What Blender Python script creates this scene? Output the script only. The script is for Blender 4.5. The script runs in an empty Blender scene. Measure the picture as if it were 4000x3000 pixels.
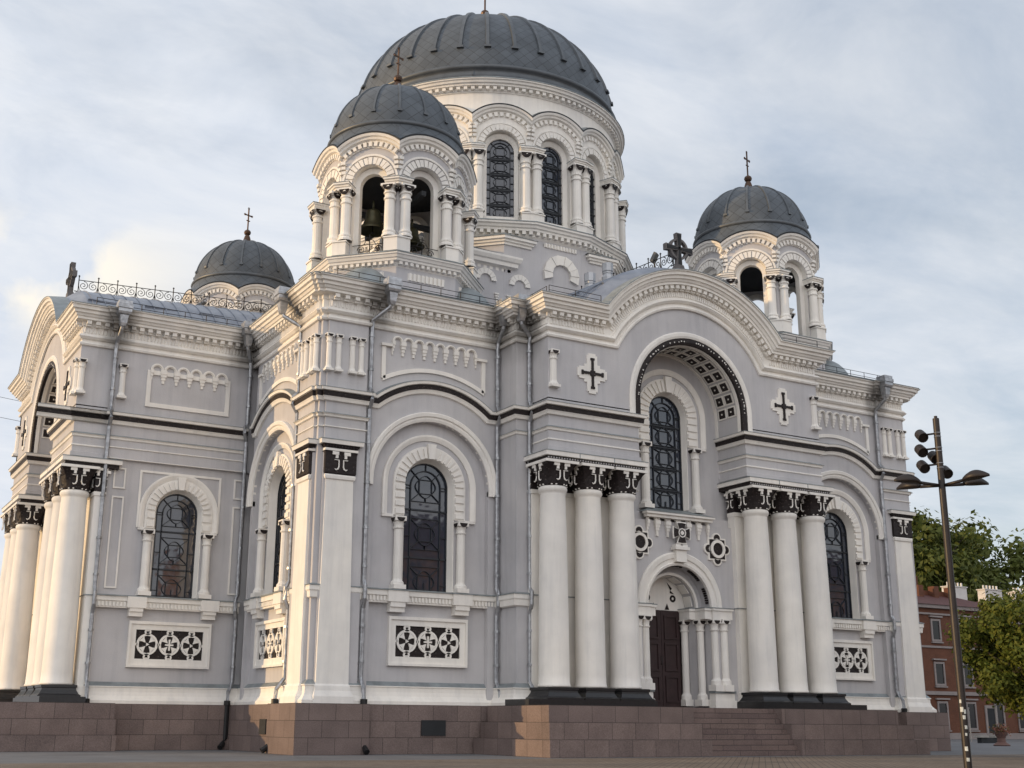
import bpy, bmesh, math, random
import numpy as np
from math import sin, cos, pi, sqrt, atan2, acos, radians, hypot
from mathutils import Matrix, Vector
random.seed(7)
S = bpy.context.scene
COL = S.collection

# ------------------------------------------------------------------ camera
cd = bpy.data.cameras.new('camera'); cam = bpy.data.objects.new('camera', cd); COL.objects.link(cam); S.camera = cam
yaw, pit, rol = 0.515061618, 0.265910389, 0.00738258715
F_PX, CX, CY = 4754.85655, 1893.01878, 1527.67172
fw = Vector((sin(yaw)*cos(pit), cos(yaw)*cos(pit), sin(pit))); rt = Vector((cos(yaw), -sin(yaw), 0)); up = rt.cross(fw)
r2 = cos(rol)*rt + sin(rol)*up; u2 = -sin(rol)*rt + cos(rol)*up
M = Matrix((r2, u2, -fw)).transposed().to_4x4(); M.translation = Vector((-17.46075, -45.34707, 1.25)); cam.matrix_world = M
cd.sensor_fit = 'HORIZONTAL'; cd.sensor_width = 36; cd.lens = F_PX/4000*36
cd.shift_x = (2000-CX)/4000; cd.shift_y = -(1500-CY)/4000
cd.clip_start = .1; cd.clip_end = 4000

# ------------------------------------------------------------------ light
SUN_AZ, SUN_EL = radians(69), radians(8)            # azimuth from +Y towards -X
sd = Vector((-sin(SUN_AZ)*cos(SUN_EL), cos(SUN_AZ)*cos(SUN_EL), sin(SUN_EL)))
sl = bpy.data.lights.new('sun', 'SUN'); sl.energy = 2.7; sl.angle = radians(.6); sl.color = (1, .67, .33)
so = bpy.data.objects.new('sun', sl); COL.objects.link(so); so.rotation_euler = sd.to_track_quat('Z', 'Y').to_euler()
W = bpy.data.worlds.new('World'); S.world = W; W.use_nodes = True
nt = W.node_tree; nt.nodes.clear()
def N(t, ty, **k):
    n = t.nodes.new(ty)
    for a, v in k.items():
        if a == 'i':
            for kk, vv in v.items(): n.inputs[kk].default_value = vv
        else: setattr(n, a, v)
    return n
def mathn(t, op, a, b=None, clamp=False):
    n = t.nodes.new('ShaderNodeMath'); n.operation = op; n.use_clamp = clamp
    for k, x in enumerate((a, b)):
        if x is None: continue
        if isinstance(x, (int, float)): n.inputs[k].default_value = x
        else: t.links.new(x, n.inputs[k])
    return n.outputs[0]
def mixc(t, f, a, b, mode='MIX'):
    n = t.nodes.new('ShaderNodeMix'); n.data_type = 'RGBA'; n.blend_type = mode
    for s, x in ((n.inputs[0], f), (n.inputs[6], a), (n.inputs[7], b)):
        if isinstance(x, (int, float)): s.default_value = x
        elif isinstance(x, tuple): s.default_value = (*x, 1) if len(x) == 3 else x
        else: t.links.new(x, s)
    return n.outputs[2]
def ramp(t, x, pts):
    n = t.nodes.new('ShaderNodeValToRGB'); cr = n.color_ramp
    while len(cr.elements) < len(pts): cr.elements.new(.5)
    for e, (p, c) in zip(cr.elements, pts):
        e.position = p; e.color = (c, c, c, 1) if isinstance(c, (int, float)) else (*c, 1)
    t.links.new(x, n.inputs[0]); return n.outputs[0]
sky = N(nt, 'ShaderNodeTexSky', sky_type='NISHITA', sun_disc=False, sun_elevation=SUN_EL, sun_rotation=-SUN_AZ, air_density=1.0, dust_density=1.2, ozone_density=1.6)
tc = N(nt, 'ShaderNodeTexCoord'); sp = N(nt, 'ShaderNodeSeparateXYZ'); nt.links.new(tc.outputs['Generated'], sp.inputs[0])
zz = mathn(nt, 'ADD', mathn(nt, 'MAXIMUM', sp.outputs[2], 0.0), .22)
cb = N(nt, 'ShaderNodeCombineXYZ'); nt.links.new(mathn(nt, 'DIVIDE', sp.outputs[0], zz), cb.inputs[0]); nt.links.new(mathn(nt, 'DIVIDE', sp.outputs[1], zz), cb.inputs[1])
mp = N(nt, 'ShaderNodeMapping'); mp.inputs['Rotation'].default_value = (0, 0, radians(35)); mp.inputs['Scale'].default_value = (.8, 1.25, 1); nt.links.new(cb.outputs[0], mp.inputs[0])
n1 = N(nt, 'ShaderNodeTexNoise', i={'Scale': 1.5, 'Detail': 8, 'Roughness': .55, 'Distortion': .5}); nt.links.new(mp.outputs[0], n1.inputs['Vector'])
n2 = N(nt, 'ShaderNodeTexNoise', i={'Scale': 3.6, 'Detail': 6, 'Roughness': .62, 'Distortion': .4}); nt.links.new(mp.outputs[0], n2.inputs['Vector'])
cl = mathn(nt, 'ADD', mathn(nt, 'MULTIPLY', n1.outputs[0], .72), mathn(nt, 'MULTIPLY', n2.outputs[0], .28))
hz = mathn(nt, 'ADD', mathn(nt, 'MULTIPLY', mathn(nt, 'SUBTRACT', .45, sp.outputs[2]), .16), mathn(nt, 'MULTIPLY', mathn(nt, 'SUBTRACT', .5, sp.outputs[0]), .30))
veil = ramp(nt, mathn(nt, 'ADD', cl, hz), [(.34, .55), (.62, .98)])
tint = ramp(nt, n2.outputs[0], [(.30, (.60, .66, .76)), (.72, (.79, .81, .845))])
# warm sunlit cumulus bank low in the north-west
cu = N(nt, 'ShaderNodeTexNoise', i={'Scale': 11.0, 'Detail': 6, 'Roughness': .5}); nt.links.new(tc.outputs['Generated'], cu.inputs['Vector'])
band = mathn(nt, 'MULTIPLY', ramp(nt, sp.outputs[2], [(.27, 0), (.31, 1), (.345, 1), (.385, 0)]), ramp(nt, mathn(nt, 'SUBTRACT', 1.0, sp.outputs[0]), [(.72, 0), (.82, 1)]))
cum = mathn(nt, 'MULTIPLY', ramp(nt, cu.outputs[0], [(.44, 0), (.55, 1)]), band)
SKY_K, CLOUD_K = .15, 1.0
bgc = mixc(nt, veil, mixc(nt, 1.0, sky.outputs[0], (SKY_K, SKY_K, SKY_K), 'MULTIPLY'), mixc(nt, 1.0, tint, (CLOUD_K, CLOUD_K, CLOUD_K), 'MULTIPLY'))
bgc = mixc(nt, mathn(nt, 'MULTIPLY', cum, .8), bgc, (1.0, .92, .78))
# added warm gain: unseen sky behind the viewer brightened to light the south walls
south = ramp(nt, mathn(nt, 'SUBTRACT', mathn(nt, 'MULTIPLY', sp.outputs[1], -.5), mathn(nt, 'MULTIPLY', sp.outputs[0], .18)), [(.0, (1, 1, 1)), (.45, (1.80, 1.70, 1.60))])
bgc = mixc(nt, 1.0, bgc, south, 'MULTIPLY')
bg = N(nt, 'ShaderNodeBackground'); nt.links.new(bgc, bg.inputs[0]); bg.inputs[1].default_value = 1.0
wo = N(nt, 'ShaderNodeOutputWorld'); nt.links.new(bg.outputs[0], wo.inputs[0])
S.view_settings.view_transform = 'Standard'; S.view_settings.look = 'None'; S.view_settings.exposure = 0.16; S.view_settings.gamma = 1

# ------------------------------------------------------------------ materials
def new_mat(name):
    m = bpy.data.materials.new(name); m.use_nodes = True; t = m.node_tree; p = t.nodes['Principled BSDF']
    return m, t, p
def boxuv(t):
    g = N(t, 'ShaderNodeNewGeometry'); a = N(t, 'ShaderNodeSeparateXYZ'); t.links.new(g.outputs['Position'], a.inputs[0])
    b = N(t, 'ShaderNodeSeparateXYZ'); t.links.new(g.outputs['True Normal'], b.inputs[0])
    ax = mathn(t, 'GREATER_THAN', mathn(t, 'ABSOLUTE', b.outputs[0]), mathn(t, 'ABSOLUTE', b.outputs[1]))
    az = mathn(t, 'GREATER_THAN', mathn(t, 'ABSOLUTE', b.outputs[2]), .7)
    m1 = N(t, 'ShaderNodeMix'); t.links.new(ax, m1.inputs[0]); t.links.new(a.outputs[0], m1.inputs[2]); t.links.new(a.outputs[1], m1.inputs[3])
    m2 = N(t, 'ShaderNodeMix'); t.links.new(az, m2.inputs[0]); t.links.new(a.outputs[2], m2.inputs[2]); t.links.new(a.outputs[1], m2.inputs[3])
    c = N(t, 'ShaderNodeCombineXYZ'); t.links.new(m1.outputs[0], c.inputs[0]); t.links.new(m2.outputs[0], c.inputs[1])
    return c.outputs[0]
def pos(t, scale=(1, 1, 1)):
    g = N(t, 'ShaderNodeNewGeometry'); m = N(t, 'ShaderNodeMapping'); m.inputs['Scale'].default_value = scale
    t.links.new(g.outputs['Position'], m.inputs[0]); return m.outputs[0]
def noise(t, v, sc, det=4, ro=.55):
    n = N(t, 'ShaderNodeTexNoise', i={'Scale': sc, 'Detail': det, 'Roughness': ro}); t.links.new(v, n.inputs['Vector']); return n.outputs[0]
def bump(t, p, h, st=.2, d=.02):
    b = N(t, 'ShaderNodeBump', i={'Strength': st, 'Distance': d}); t.links.new(h, b.inputs['Height']); t.links.new(b.outputs[0], p.inputs['Normal'])
STAINS = ((9.25, .2), (9.85, -1.0), (.35, 9.3), (-5.85, 9.2), (3.2, .1), (.1, 3.2), (33.3, .2))
def damp(t, col):
    """dark damp stains on the cornice under the rain heads"""
    g = N(t, 'ShaderNodeNewGeometry'); s = N(t, 'ShaderNodeSeparateXYZ'); t.links.new(g.outputs['Position'], s.inputs[0]); tot = None
    for x, y in STAINS:
        dx, dy = mathn(t, 'SUBTRACT', s.outputs[0], x), mathn(t, 'SUBTRACT', s.outputs[1], y)
        d = mathn(t, 'SQRT', mathn(t, 'ADD', mathn(t, 'MULTIPLY', dx, dx), mathn(t, 'MULTIPLY', dy, dy))); tot = d if tot is None else mathn(t, 'MINIMUM', tot, d)
    n = noise(t, pos(t, (2.2, 2.2, .7)), 1.0, 4)
    a = mathn(t, 'SUBTRACT', mathn(t, 'ADD', 1.0, mathn(t, 'MULTIPLY', n, .7)), tot)
    z = ramp(t, mathn(t, 'MULTIPLY', s.outputs[2], .05), [(.83, 0), (.91, 1), (.97, 1), (.985, 0)])
    return mixc(t, mathn(t, 'MULTIPLY', ramp(t, a, [(.35, 0), (.95, .75)]), z), col, (.10, .095, .09))
def simple(name, c, rough=.7, metal=0, var=.12, sc=1.5, bst=.1, bsc=30, streak=0, spec=.5):
    m, t, p = new_mat(name)
    p.inputs['Roughness'].default_value = rough; p.inputs['Metallic'].default_value = metal; p.inputs['Specular IOR Level'].default_value = spec
    v = noise(t, pos(t), sc, 5)
    f = ramp(t, v, [(.3, 1-var), (.7, 1+var*.4)])
    col = mixc(t, 1.0, c, f, 'MULTIPLY')
    if streak:
        s = noise(t, pos(t, (3.2, 3.2, .22)), 1.0, 6, .65)
        col = mixc(t, 1.0, col, ramp(t, s, [(.30, (1-streak, 1-streak*.95, 1-streak*.85)), (.52, (1, 1, 1))]), 'MULTIPLY')
    if name.startswith('plaster'):
        col = mixc(t, 1.0, col, ramp(t, noise(t, pos(t, (1, 1, .6)), .28, 5, .6), [(.32, (.90, .905, .92)), (.62, (1.03, 1.02, 1.0))]), 'MULTIPLY'); col = damp(t, col)
    t.links.new(col, p.inputs['Base Color'])
    if bst: bump(t, p, noise(t, pos(t), bsc, 3), bst, .02)
    return m
M_GREY = simple('plaster_grey', (.53, .52, .53), .9, var=.09, sc=.7, bst=.35, bsc=24, streak=.10, spec=.2)
M_WHITE = simple('plaster_white', (.84, .81, .76), .8, var=.08, sc=.9, bst=.22, bsc=18, streak=.10, spec=.25)
M_SHEET = simple('zinc_sheet', (.26, .29, .30), .45, .55, var=.3, sc=2.5, bst=.08, bsc=8)
M_FLASH = simple('painted_flashing', (.27, .30, .31), .5, .3, var=.3, sc=2, bst=.05)
M_BLACKBASE = simple('black_granite', (.016, .016, .018), .35, 0, var=.4, sc=8, bst=.1)
M_IRON = simple('wrought_iron', (.018, .017, .018), .55, .3, var=.3, bst=0)
M_LEAD = simple('window_lead', (.022, .026, .033), .5, .2, var=.2, bst=0)
M_PIPE = simple('galvanised_pipe', (.40, .41, .43), .42, .75, var=.4, sc=5, bst=.05, bsc=6)
M_CIRON = simple('cast_iron_pipe', (.012, .012, .013), .5, .2, var=.3, bst=.1)
M_DOOR = simple('oak_door', (.030, .014, .015), .55, 0, var=.3, sc=4, bst=.15, bsc=12)
M_RUST = simple('gilded_iron', (.09, .05, .03), .45, .5, var=.3, bst=0)
M_STONE = simple('cross_stone', (.14, .13, .13), .8, 0, var=.3, sc=5, bst=.2)
M_BRONZE = simple('bell_bronze', (.07, .066, .036), .45, .6, var=.4, sc=4, bst=.1, bsc=10)
M_DARK = simple('dark_timber', (.02, .022, .025), .8, 0, var=.3, bst=.1)
M_FLOODL = simple('floodlight_case', (.10, .10, .10), .5, .3, bst=0)
M_POLE = simple('brown_steel', (.022, .016, .014), .5, .2, var=.3, sc=3, bst=.04)
M_STICK = simple('sticker_paper', (.62, .64, .60), .6, bst=0, var=.3, sc=20)
def ornament():
    m, t, p = new_mat('dark_ornament'); p.inputs['Roughness'].default_value = .6; p.inputs['Specular IOR Level'].default_value = .3
    vo = N(t, 'ShaderNodeTexVoronoi', i={'Scale': 7.5}); t.links.new(pos(t), vo.inputs['Vector'])
    d = vo.outputs['Distance']
    f = ramp(t, d, [(.10, .7), (.24, 0)])
    t.links.new(mixc(t, f, (.017, .012, .012), (.10, .08, .07)), p.inputs['Base Color']); bump(t, p, d, .6, .03); return m
M_ORN = ornament()
def glass():
    m, t, p = new_mat('leaded_glass'); p.inputs['Roughness'].default_value = .05; p.inputs['IOR'].default_value = 1.6; p.inputs['Specular IOR Level'].default_value = .7
    v = noise(t, pos(t), 3.0, 2)
    t.links.new(mixc(t, v, (.022, .028, .042), (.042, .05, .07)), p.inputs['Base Color'])
    bump(t, p, noise(t, pos(t), 2.2, 1), .12, .04); return m
M_GLASS = glass()
def granite(name, c1, c2, mort, bw=1.12, rh=.64):
    m, t, p = new_mat(name); p.inputs['Roughness'].default_value = .75; p.inputs['Specular IOR Level'].default_value = .3
    uv = boxuv(t)
    b = N(t, 'ShaderNodeTexBrick', offset=.5, i={'Color1': (*c1, 1), 'Color2': (*c2, 1), 'Mortar': (*mort, 1), 'Scale': 1.0, 'Mortar Size': .014, 'Mortar Smooth': .3, 'Bias': -.1, 'Brick Width': bw, 'Row Height': rh})
    t.links.new(uv, b.inputs['Vector'])
    g = ramp(t, noise(t, pos(t), 26, 3, .7), [(.3, .72), (.7, 1.25)])
    l = ramp(t, noise(t, pos(t), .9, 4), [(.3, .82), (.7, 1.1)])
    col = mixc(t, 1.0, mixc(t, 1.0, b.outputs[0], g, 'MULTIPLY'), l, 'MULTIPLY')
    t.links.new(col, p.inputs['Base Color']); bump(t, p, mathn(t, 'SUBTRACT', noise(t, pos(t), 30, 2), mathn(t, 'MULTIPLY', b.outputs[1], 3)), .35, .012); return m
M_GRAN = granite('pink_granite', (.165, .125, .115), (.215, .162, .145), (.085, .066, .06))
def slate():
    m, t, p = new_mat('slate_diamond'); p.inputs['Roughness'].default_value = .55; p.inputs['Specular IOR Level'].default_value = .35
    uv = N(t, 'ShaderNodeUVMap'); s = N(t, 'ShaderNodeSeparateXYZ'); t.links.new(uv.outputs[0], s.inputs[0])
    k = 1.45
    a = mathn(t, 'MULTIPLY', mathn(t, 'ADD', s.outputs[0], s.outputs[1]), k); b = mathn(t, 'MULTIPLY', mathn(t, 'SUBTRACT', s.outputs[0], s.outputs[1]), k)
    la = mathn(t, 'LESS_THAN', mathn(t, 'FRACT', a), .05); lb = mathn(t, 'LESS_THAN', mathn(t, 'FRACT', b), .05)
    ln = mathn(t, 'MAXIMUM', la, lb)
    c = N(t, 'ShaderNodeCombineXYZ'); t.links.new(mathn(t, 'FLOOR', a), c.inputs[0]); t.links.new(mathn(t, 'FLOOR', b), c.inputs[1])
    w = N(t, 'ShaderNodeTexWhiteNoise', noise_dimensions='2D'); t.links.new(c.outputs[0], w.inputs['Vector'])
    v = ramp(t, w.outputs[0], [(0, .92), (1, 1.07)])
    l = ramp(t, noise(t, pos(t), .8, 4), [(.3, .8), (.7, 1.15)])
    col = mixc(t, 1.0, mixc(t, 1.0, (.086, .100, .116), v, 'MULTIPLY'), l, 'MULTIPLY')
    t.links.new(mixc(t, mathn(t, 'MULTIPLY', ln, .75), col, (.03, .032, .036)), p.inputs['Base Color'])
    bump(t, p, mathn(t, 'SUBTRACT', mathn(t, 'MULTIPLY', w.outputs[0], .3), ln), .5, .03); return m
M_SLATE = slate()
M_RIB = simple('slate_rib', (.10, .112, .125), .45, .25, var=.25, bst=0)
def seamed():
    m, t, p = new_mat('seamed_zinc'); p.inputs['Roughness'].default_value = .42; p.inputs['Metallic'].default_value = .35
    v = ramp(t, noise(t, pos(t), 1.6, 5), [(.3, (.20, .22, .265)), (.7, (.30, .325, .37))])
    t.links.new(v, p.inputs['Base Color']); bump(t, p, noise(t, pos(t), 3, 2), .15, .05); return m
M_ROOF = seamed()

# ------------------------------------------------------------------ mesh builder
class MB:
    def __init__(s): s.v = []; s.f = []; s.m = []; s.uv = None
    def add(s, vs, fs, mi=0):
        o = len(s.v); s.v += [tuple(p) for p in vs]
        for k, f in enumerate(fs):
            s.f.append([o+i for i in f]); s.m.append(mi[k] if isinstance(mi, list) else mi)
        return o
    def build(s, name, mats, parent=None, smooth=False, recalc=True, label=None, split=None):
        if (recalc if split is None else split) and not s.uv:
            parts = s.pieces()
            if len(parts) > 1:
                obs = [q.build(name, mats, parent, smooth, recalc, label, False) for q in parts]
                return obs[0]
        return s._build(name, mats, parent, smooth, recalc, label)
    def pieces(s):
        """groups of loose islands that stand well apart, each returned as a builder of its own"""
        n = len(s.v); par = list(range(n))
        def find(a):
            while par[a] != a: par[a] = par[par[a]]; a = par[a]
            return a
        for f in s.f:
            r = find(f[0])
            for i in f[1:]: par[find(i)] = r
        root = [find(i) for i in range(n)]; ids = {r: k for k, r in enumerate(sorted(set(root)))}; isl = np.array([ids[r] for r in root]); k = len(ids)
        if k < 2 or k > 3500: return [s]
        V = np.array(s.v, float); lo = np.full((k, 3), np.inf); hi = -lo
        np.minimum.at(lo, isl, V); np.maximum.at(hi, isl, V); size = (hi-lo).max(1)
        par = list(range(k))
        for a in range(k):
            gap = np.maximum(0, np.maximum(lo[a]-hi, lo-hi[a])); near = np.sqrt((gap**2).sum(1)) <= np.maximum(.02, .5*np.maximum(size, size[a]))*.98
            ra = find(a)
            for b in np.nonzero(near)[0]: par[find(int(b))] = ra
        grp = [find(a) for a in range(k)]; out = {}
        if len(set(grp)) == 1: return [s]
        mp = {}
        for i in range(n):
            q = out.setdefault(grp[isl[i]], MB()); mp[i] = len(q.v); q.v.append(s.v[i])
        for f, m in zip(s.f, s.m):
            q = out[grp[isl[f[0]]]]; q.f.append([mp[i] for i in f]); q.m.append(m)
        return list(out.values())
    def _build(s, name, mats, parent=None, smooth=False, recalc=True, label=None):
        me = bpy.data.meshes.new(name); me.from_pydata(s.v, [], s.f)
        for m in (mats if isinstance(mats, (list, tuple)) else [mats]): me.materials.append(m)
        for p, mi in zip(me.polygons, s.m): p.material_index = mi; p.use_smooth = smooth
        if s.uv:
            l = me.uv_layers.new(name='UVMap')
            for lp in me.loops: l.data[lp.index].uv = s.uv.get(lp.vertex_index, (0, 0))
        if recalc:
            b = bmesh.new(); b.from_mesh(me); bmesh.ops.recalc_face_normals(b, faces=b.faces); b.to_mesh(me); b.free()
        o = bpy.data.objects.new(name, me); COL.objects.link(o)
        if parent is not None:
            o.parent = parent
            w = Vector((0, 0, 0)); q = parent
            while q: w += q.location; q = q.parent
            o.location = -w
        if label: o['label'] = label
        return o
    # T maps (u, o, z) -> world
    def box(s, T, u0, u1, o0, o1, z0, z1, mi=0):
        s.add([T(u, o, z) for z in (z0, z1) for u, o in ((u0, o0), (u1, o0), (u1, o1), (u0, o1))],
              [(0, 1, 2, 3), (4, 7, 6, 5), (0, 4, 5, 1), (1, 5, 6, 2), (2, 6, 7, 3), (3, 7, 4, 0)], mi)
    def loft(s, rows, cj=False, ci=False, mi=0, caps=False):
        n, k = len(rows), len(rows[0]); vs = [p for r in rows for p in r]; fs = []; ms = []
        for i in range(n if ci else n-1):
            for j in range(k if cj else k-1):
                fs.append((i*k+j, i*k+(j+1) % k, ((i+1) % n)*k+(j+1) % k, ((i+1) % n)*k+j)); ms.append(mi[j % len(mi)] if isinstance(mi, list) else mi)
        if caps:
            fs.append(tuple(range(k))); fs.append(tuple((n-1)*k+j for j in range(k))); ms += [ms[0], ms[0]]
        return s.add(vs, fs, ms)
    def lathe(s, c, prof, n=16, mi=0, a0=0, a1=2*pi):
        full = abs(a1-a0-2*pi) < 1e-6; m = n if full else n+1
        rows = [[(c[0]+r*cos(a0+(a1-a0)*i/n), c[1]+r*sin(a0+(a1-a0)*i/n), z) for r, z in prof] for i in range(m)]
        return s.loft(rows, ci=full, mi=mi)
    def tube(s, pts, r, n=6, mi=0, closed=False):
        P = [Vector(p) for p in pts]; rows = []
        ref = Vector((.13, .31, .94)).normalized()
        for i, p in enumerate(P):
            a = P[(i-1) % len(P)] if (i or closed) else p; b = P[(i+1) % len(P)] if (i < len(P)-1 or closed) else p
            d = (b-a).normalized(); x = d.cross(ref)
            if x.length < .05: x = d.cross(Vector((1, 0, 0)))
            x.normalize(); y = d.cross(x); rr = r[i] if isinstance(r, list) else r
            rows.append([tuple(p+rr*(cos(2*pi*k/n)*x+sin(2*pi*k/n)*y)) for k in range(n)])
        s.loft(rows, cj=True, ci=closed, mi=mi, caps=not closed)
    def wedge(s, T, uc, zc, r0, r1, a0, a1, o0, o1, mi=0):
        q = [(r0, a0), (r1, a0), (r1, a1), (r0, a1)]
        s.add([T(uc+r*cos(a), o, zc+r*sin(a)) for o in (o0, o1) for r, a in q],
              [(0, 1, 2, 3), (4, 7, 6, 5), (0, 4, 5, 1), (1, 5, 6, 2), (2, 6, 7, 3), (3, 7, 4, 0)], mi)
    def archband(s, T, uc, zc, prof, zleg=None, n=28, mi=0, lim=None):
        # prof: closed polygon [(r, o)...] swept round a semicircle, with straight legs down to zleg
        rows = []
        if zleg is not None and zleg < zc: rows.append([T(uc-r, o, zleg) for r, o in prof])
        for i in range(n+1):
            row = []
            for r, o in prof:
                e = 0 if lim is None else lim(r, o)
                a = (pi-e) - (pi-2*e)*i/n; row.append(T(uc+r*cos(a), o, zc+r*sin(a)))
            rows.append(row)
        if zleg is not None and zleg < zc: rows.append([T(uc+r, o, zleg) for r, o in prof])
        s.loft(rows, cj=True, mi=mi, caps=True)
    def archpanel(s, T, uc, zc, r, u0, u1, zb, zt, of, ob, n=24, mi=0, R=None, back=True, msof=None, zo=None):
        # wall panel u0..u1, zb..zt (or top arc of radius R) with a round-headed opening of radius r; opening bottom at zo
        angs = [pi-pi*i/n for i in range(n+1)]
        for uu in (u0, u1):
            if R is None: angs.append(atan2(zt-zc, uu-uc))
            elif R > abs(uu-uc): angs.append(acos((uu-uc)/R))
        angs = sorted(set(angs), reverse=True)
        zo_ = zb if zo is None else zo
        inner = [(uc-r, zo_)] + [(uc+r*cos(a), zc+r*sin(a)) for a in angs] + [(uc+r, zo_)]; outer = [(u0, zo_)]
        for a in angs:
            ca, sa = cos(a), sin(a); k = 1e9
            if ca < -1e-9: k = min(k, (u0-uc)/ca)
            if ca > 1e-9: k = min(k, (u1-uc)/ca)
            if R is None:
                if sa > 1e-9: k = min(k, (zt-zc)/sa)
            else: k = min(k, R)
            outer.append((uc+k*ca, zc+k*sa))
        outer.append((u1, zo_))
        s.loft([[T(u, of, z) for u, z in inner], [T(u, of, z) for u, z in outer]], mi=mi)
        if back: s.loft([[T(u, ob, z) for u, z in inner], [T(u, ob, z) for u, z in outer]], mi=mi)
        s.loft([[T(u, of, z) for u, z in inner], [T(u, ob, z) for u, z in inner]], mi=mi if msof is None else msof)
        s.loft([[T(u, of, z) for u, z in outer], [T(u, ob, z) for u, z in outer]], mi=mi)
        if zo_ > zb: s.box(T, u0, u1, ob, of, zb, zo_, mi)
    def kink(s, T, uc, zc, R, zf, ul, ur, prof, mi=0, n=30, me=0.0, closed=False):
        # prof [(o, d)]: moulding that runs flat at zf-d, rises round an arc of radius R-d, and runs flat again
        rows = []
        for o, d in prof:
            r = R-d; h = zf-d-zc; uk = sqrt(max(r*r-h*h, .01)); th = atan2(h, uk); row = [(ul-me*o, zf-d)]
            for i in range(n+1):
                a = pi-th-(pi-2*th)*i/n; row.append((uc+r*cos(a), zc+r*sin(a)))
            row.append((ur+me*o, zf-d)); rows.append([T(u, o, z) for u, z in row])
        rows = [list(c) for c in zip(*rows)]
        s.loft(rows, cj=closed, mi=mi, caps=closed)
    def sweep(s, path, prof, mi=0, closed=False, lo=0, hi=0):
        # plan path [(x, y)], outward = right-hand side of travel; prof [(offset, z)]; lo/hi: drop first/last segments
        n = len(path); cols = []
        for i in range(n):
            def nrm(a, b):
                d = Vector((b[0]-a[0], b[1]-a[1])); d.normalize(); return Vector((d.y, -d.x))
            pv = path[i-1] if (i > 0 or closed) else None; nx = path[(i+1) % n] if (i < n-1 or closed) else None
            if pv is None: m = nrm(path[i], nx)
            elif nx is None: m = nrm(pv, path[i])
            else:
                a, b = nrm(pv, path[i]), nrm(path[i], nx); m = (a+b); m = m/max(m.dot(a), .2) if m.length > 1e-6 else a
            cols.append([(path[i][0]+m.x*o, path[i][1]+m.y*o, z) for o, z in prof])
        cols = cols[lo:len(cols)-hi]
        s.loft(cols, ci=closed, mi=mi)
def nomap(x, y, z): return (x, y, z)
def empty(name, loc, label=None, cat=None, group=None, parent=None):
    o = bpy.data.objects.new(name, None); COL.objects.link(o); o.location = loc; o.empty_display_size = .3
    tag(o, label, cat, group)
    return o
def tag(o, label=None, cat=None, group=None, kind=None):
    if label: o['label'] = label
    if cat: o['category'] = cat
    if group: o['group'] = group
    if kind: o['kind'] = kind
    return o

# ================================================================== THE CHURCH
XC, YC = 18.12, 17.75
CH = empty('church', (XC, YC, 0), 'large pale grey and white church with five dark slate domes on a granite base', 'church')
TS = lambda u, o, z: (XC+u, -o, z)
TW = lambda u, o, z: (-o, YC-u, z)
TA = lambda u, o, z: (-2.35+u, 9.8-o, z)
PO_S, PO_W = 2.2, 7.35                      # offset of the portal fronts
def sh(T, d): return lambda u, o, z: T(u, o+d, z)

# ---- plan outlines (travel with the outside on the right-hand side): arm south side -> west bay -> south-west pier -> south bay -> portal
yA = YC-7.97                                # 9.78 south cheek of the west portal
up_w = [(-PO_W, YC), (-PO_W, yA), (-5.75, yA), (-5.75, yA-.13), (.78, yA-.13), (.78, 2.8), (.6, 2.8), (.6, .95), (.72, .95), (.72, .72), (.95, .72), (.95, .6), (2.8, .6), (2.8, .78), (9.4, .78), (9.4, -.75), (10.15, -.75), (10.15, -2.2), (XC, -2.2)]
up_e = [(2*XC-x, y) for x, y in reversed(up_w[5:])] + [(2*XC-.78, 30)]
cor = [(.007, 17.70), (.09, 17.72), (.12, 17.80), (.09, 17.86), (.007, 17.88), (.007, 18.00), (.10, 18.02), (.19, 18.12), (.10, 18.24), (.007, 18.27), (.007, 18.62), (.06, 18.64), (.06, 18.84), (.36, 18.86), (.36, 18.97), (.42, 18.99), (.47, 19.09), (.54, 19.11), (.56, 19.23), (.66, 19.26), (.68, 19.40), (.75, 19.42), (.75, 19.47)]
cor_m = [0]*(len(cor)-1)
flash = [(.75, 19.47), (.78, 19.47), (.78, 19.50), (0, 19.60)]
bandp = [(0, 14.16), (.10, 14.18), (.14, 14.28), (.18, 14.34)]; bandb = [(.18, 14.34), (.20, 14.56)]; bandw = [(.20, 14.56), (.27, 14.58), (.29, 14.70)]; bandf = [(.29, 14.70), (.31, 14.70), (.31, 14.72), (0, 14.79)]

# walls of the upper storey (grey), following the outline
mb = MB()
def wallstrip(path, z0, z1, lo=0, hi=0): mb.sweep(path, [(-.006, z0), (-.006, z1)], lo=lo, hi=hi)
# piers, cheeks and the sides (bays and portal fronts are panels with openings, built separately)
wallstrip(up_w[2:4], 12.5, 19.5); wallstrip(up_w[5:14], 2.0, 19.5); wallstrip(up_w[14:17], 2.0, 19.5)
e2 = [(2*XC-x, y) for x, y in reversed(up_w)]
wallstrip(e2[2:5], 2.0, 19.5); wallstrip(e2[5:14]+[(2*XC-.78, 35)], 2.0, 19.5)
mb.box(nomap, .9, 2*XC-.9, 34.4, 34.7, 2, 19.5)                     # north wall
mb.box(nomap, -PO_W, 1.0, YC+7.6, YC+7.97, 2, 19.5); mb.box(nomap, .8, 1.0, YC+7.9, 34.5, 2, 19.5)
mb.build('wall', M_GREY, CH)

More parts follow.
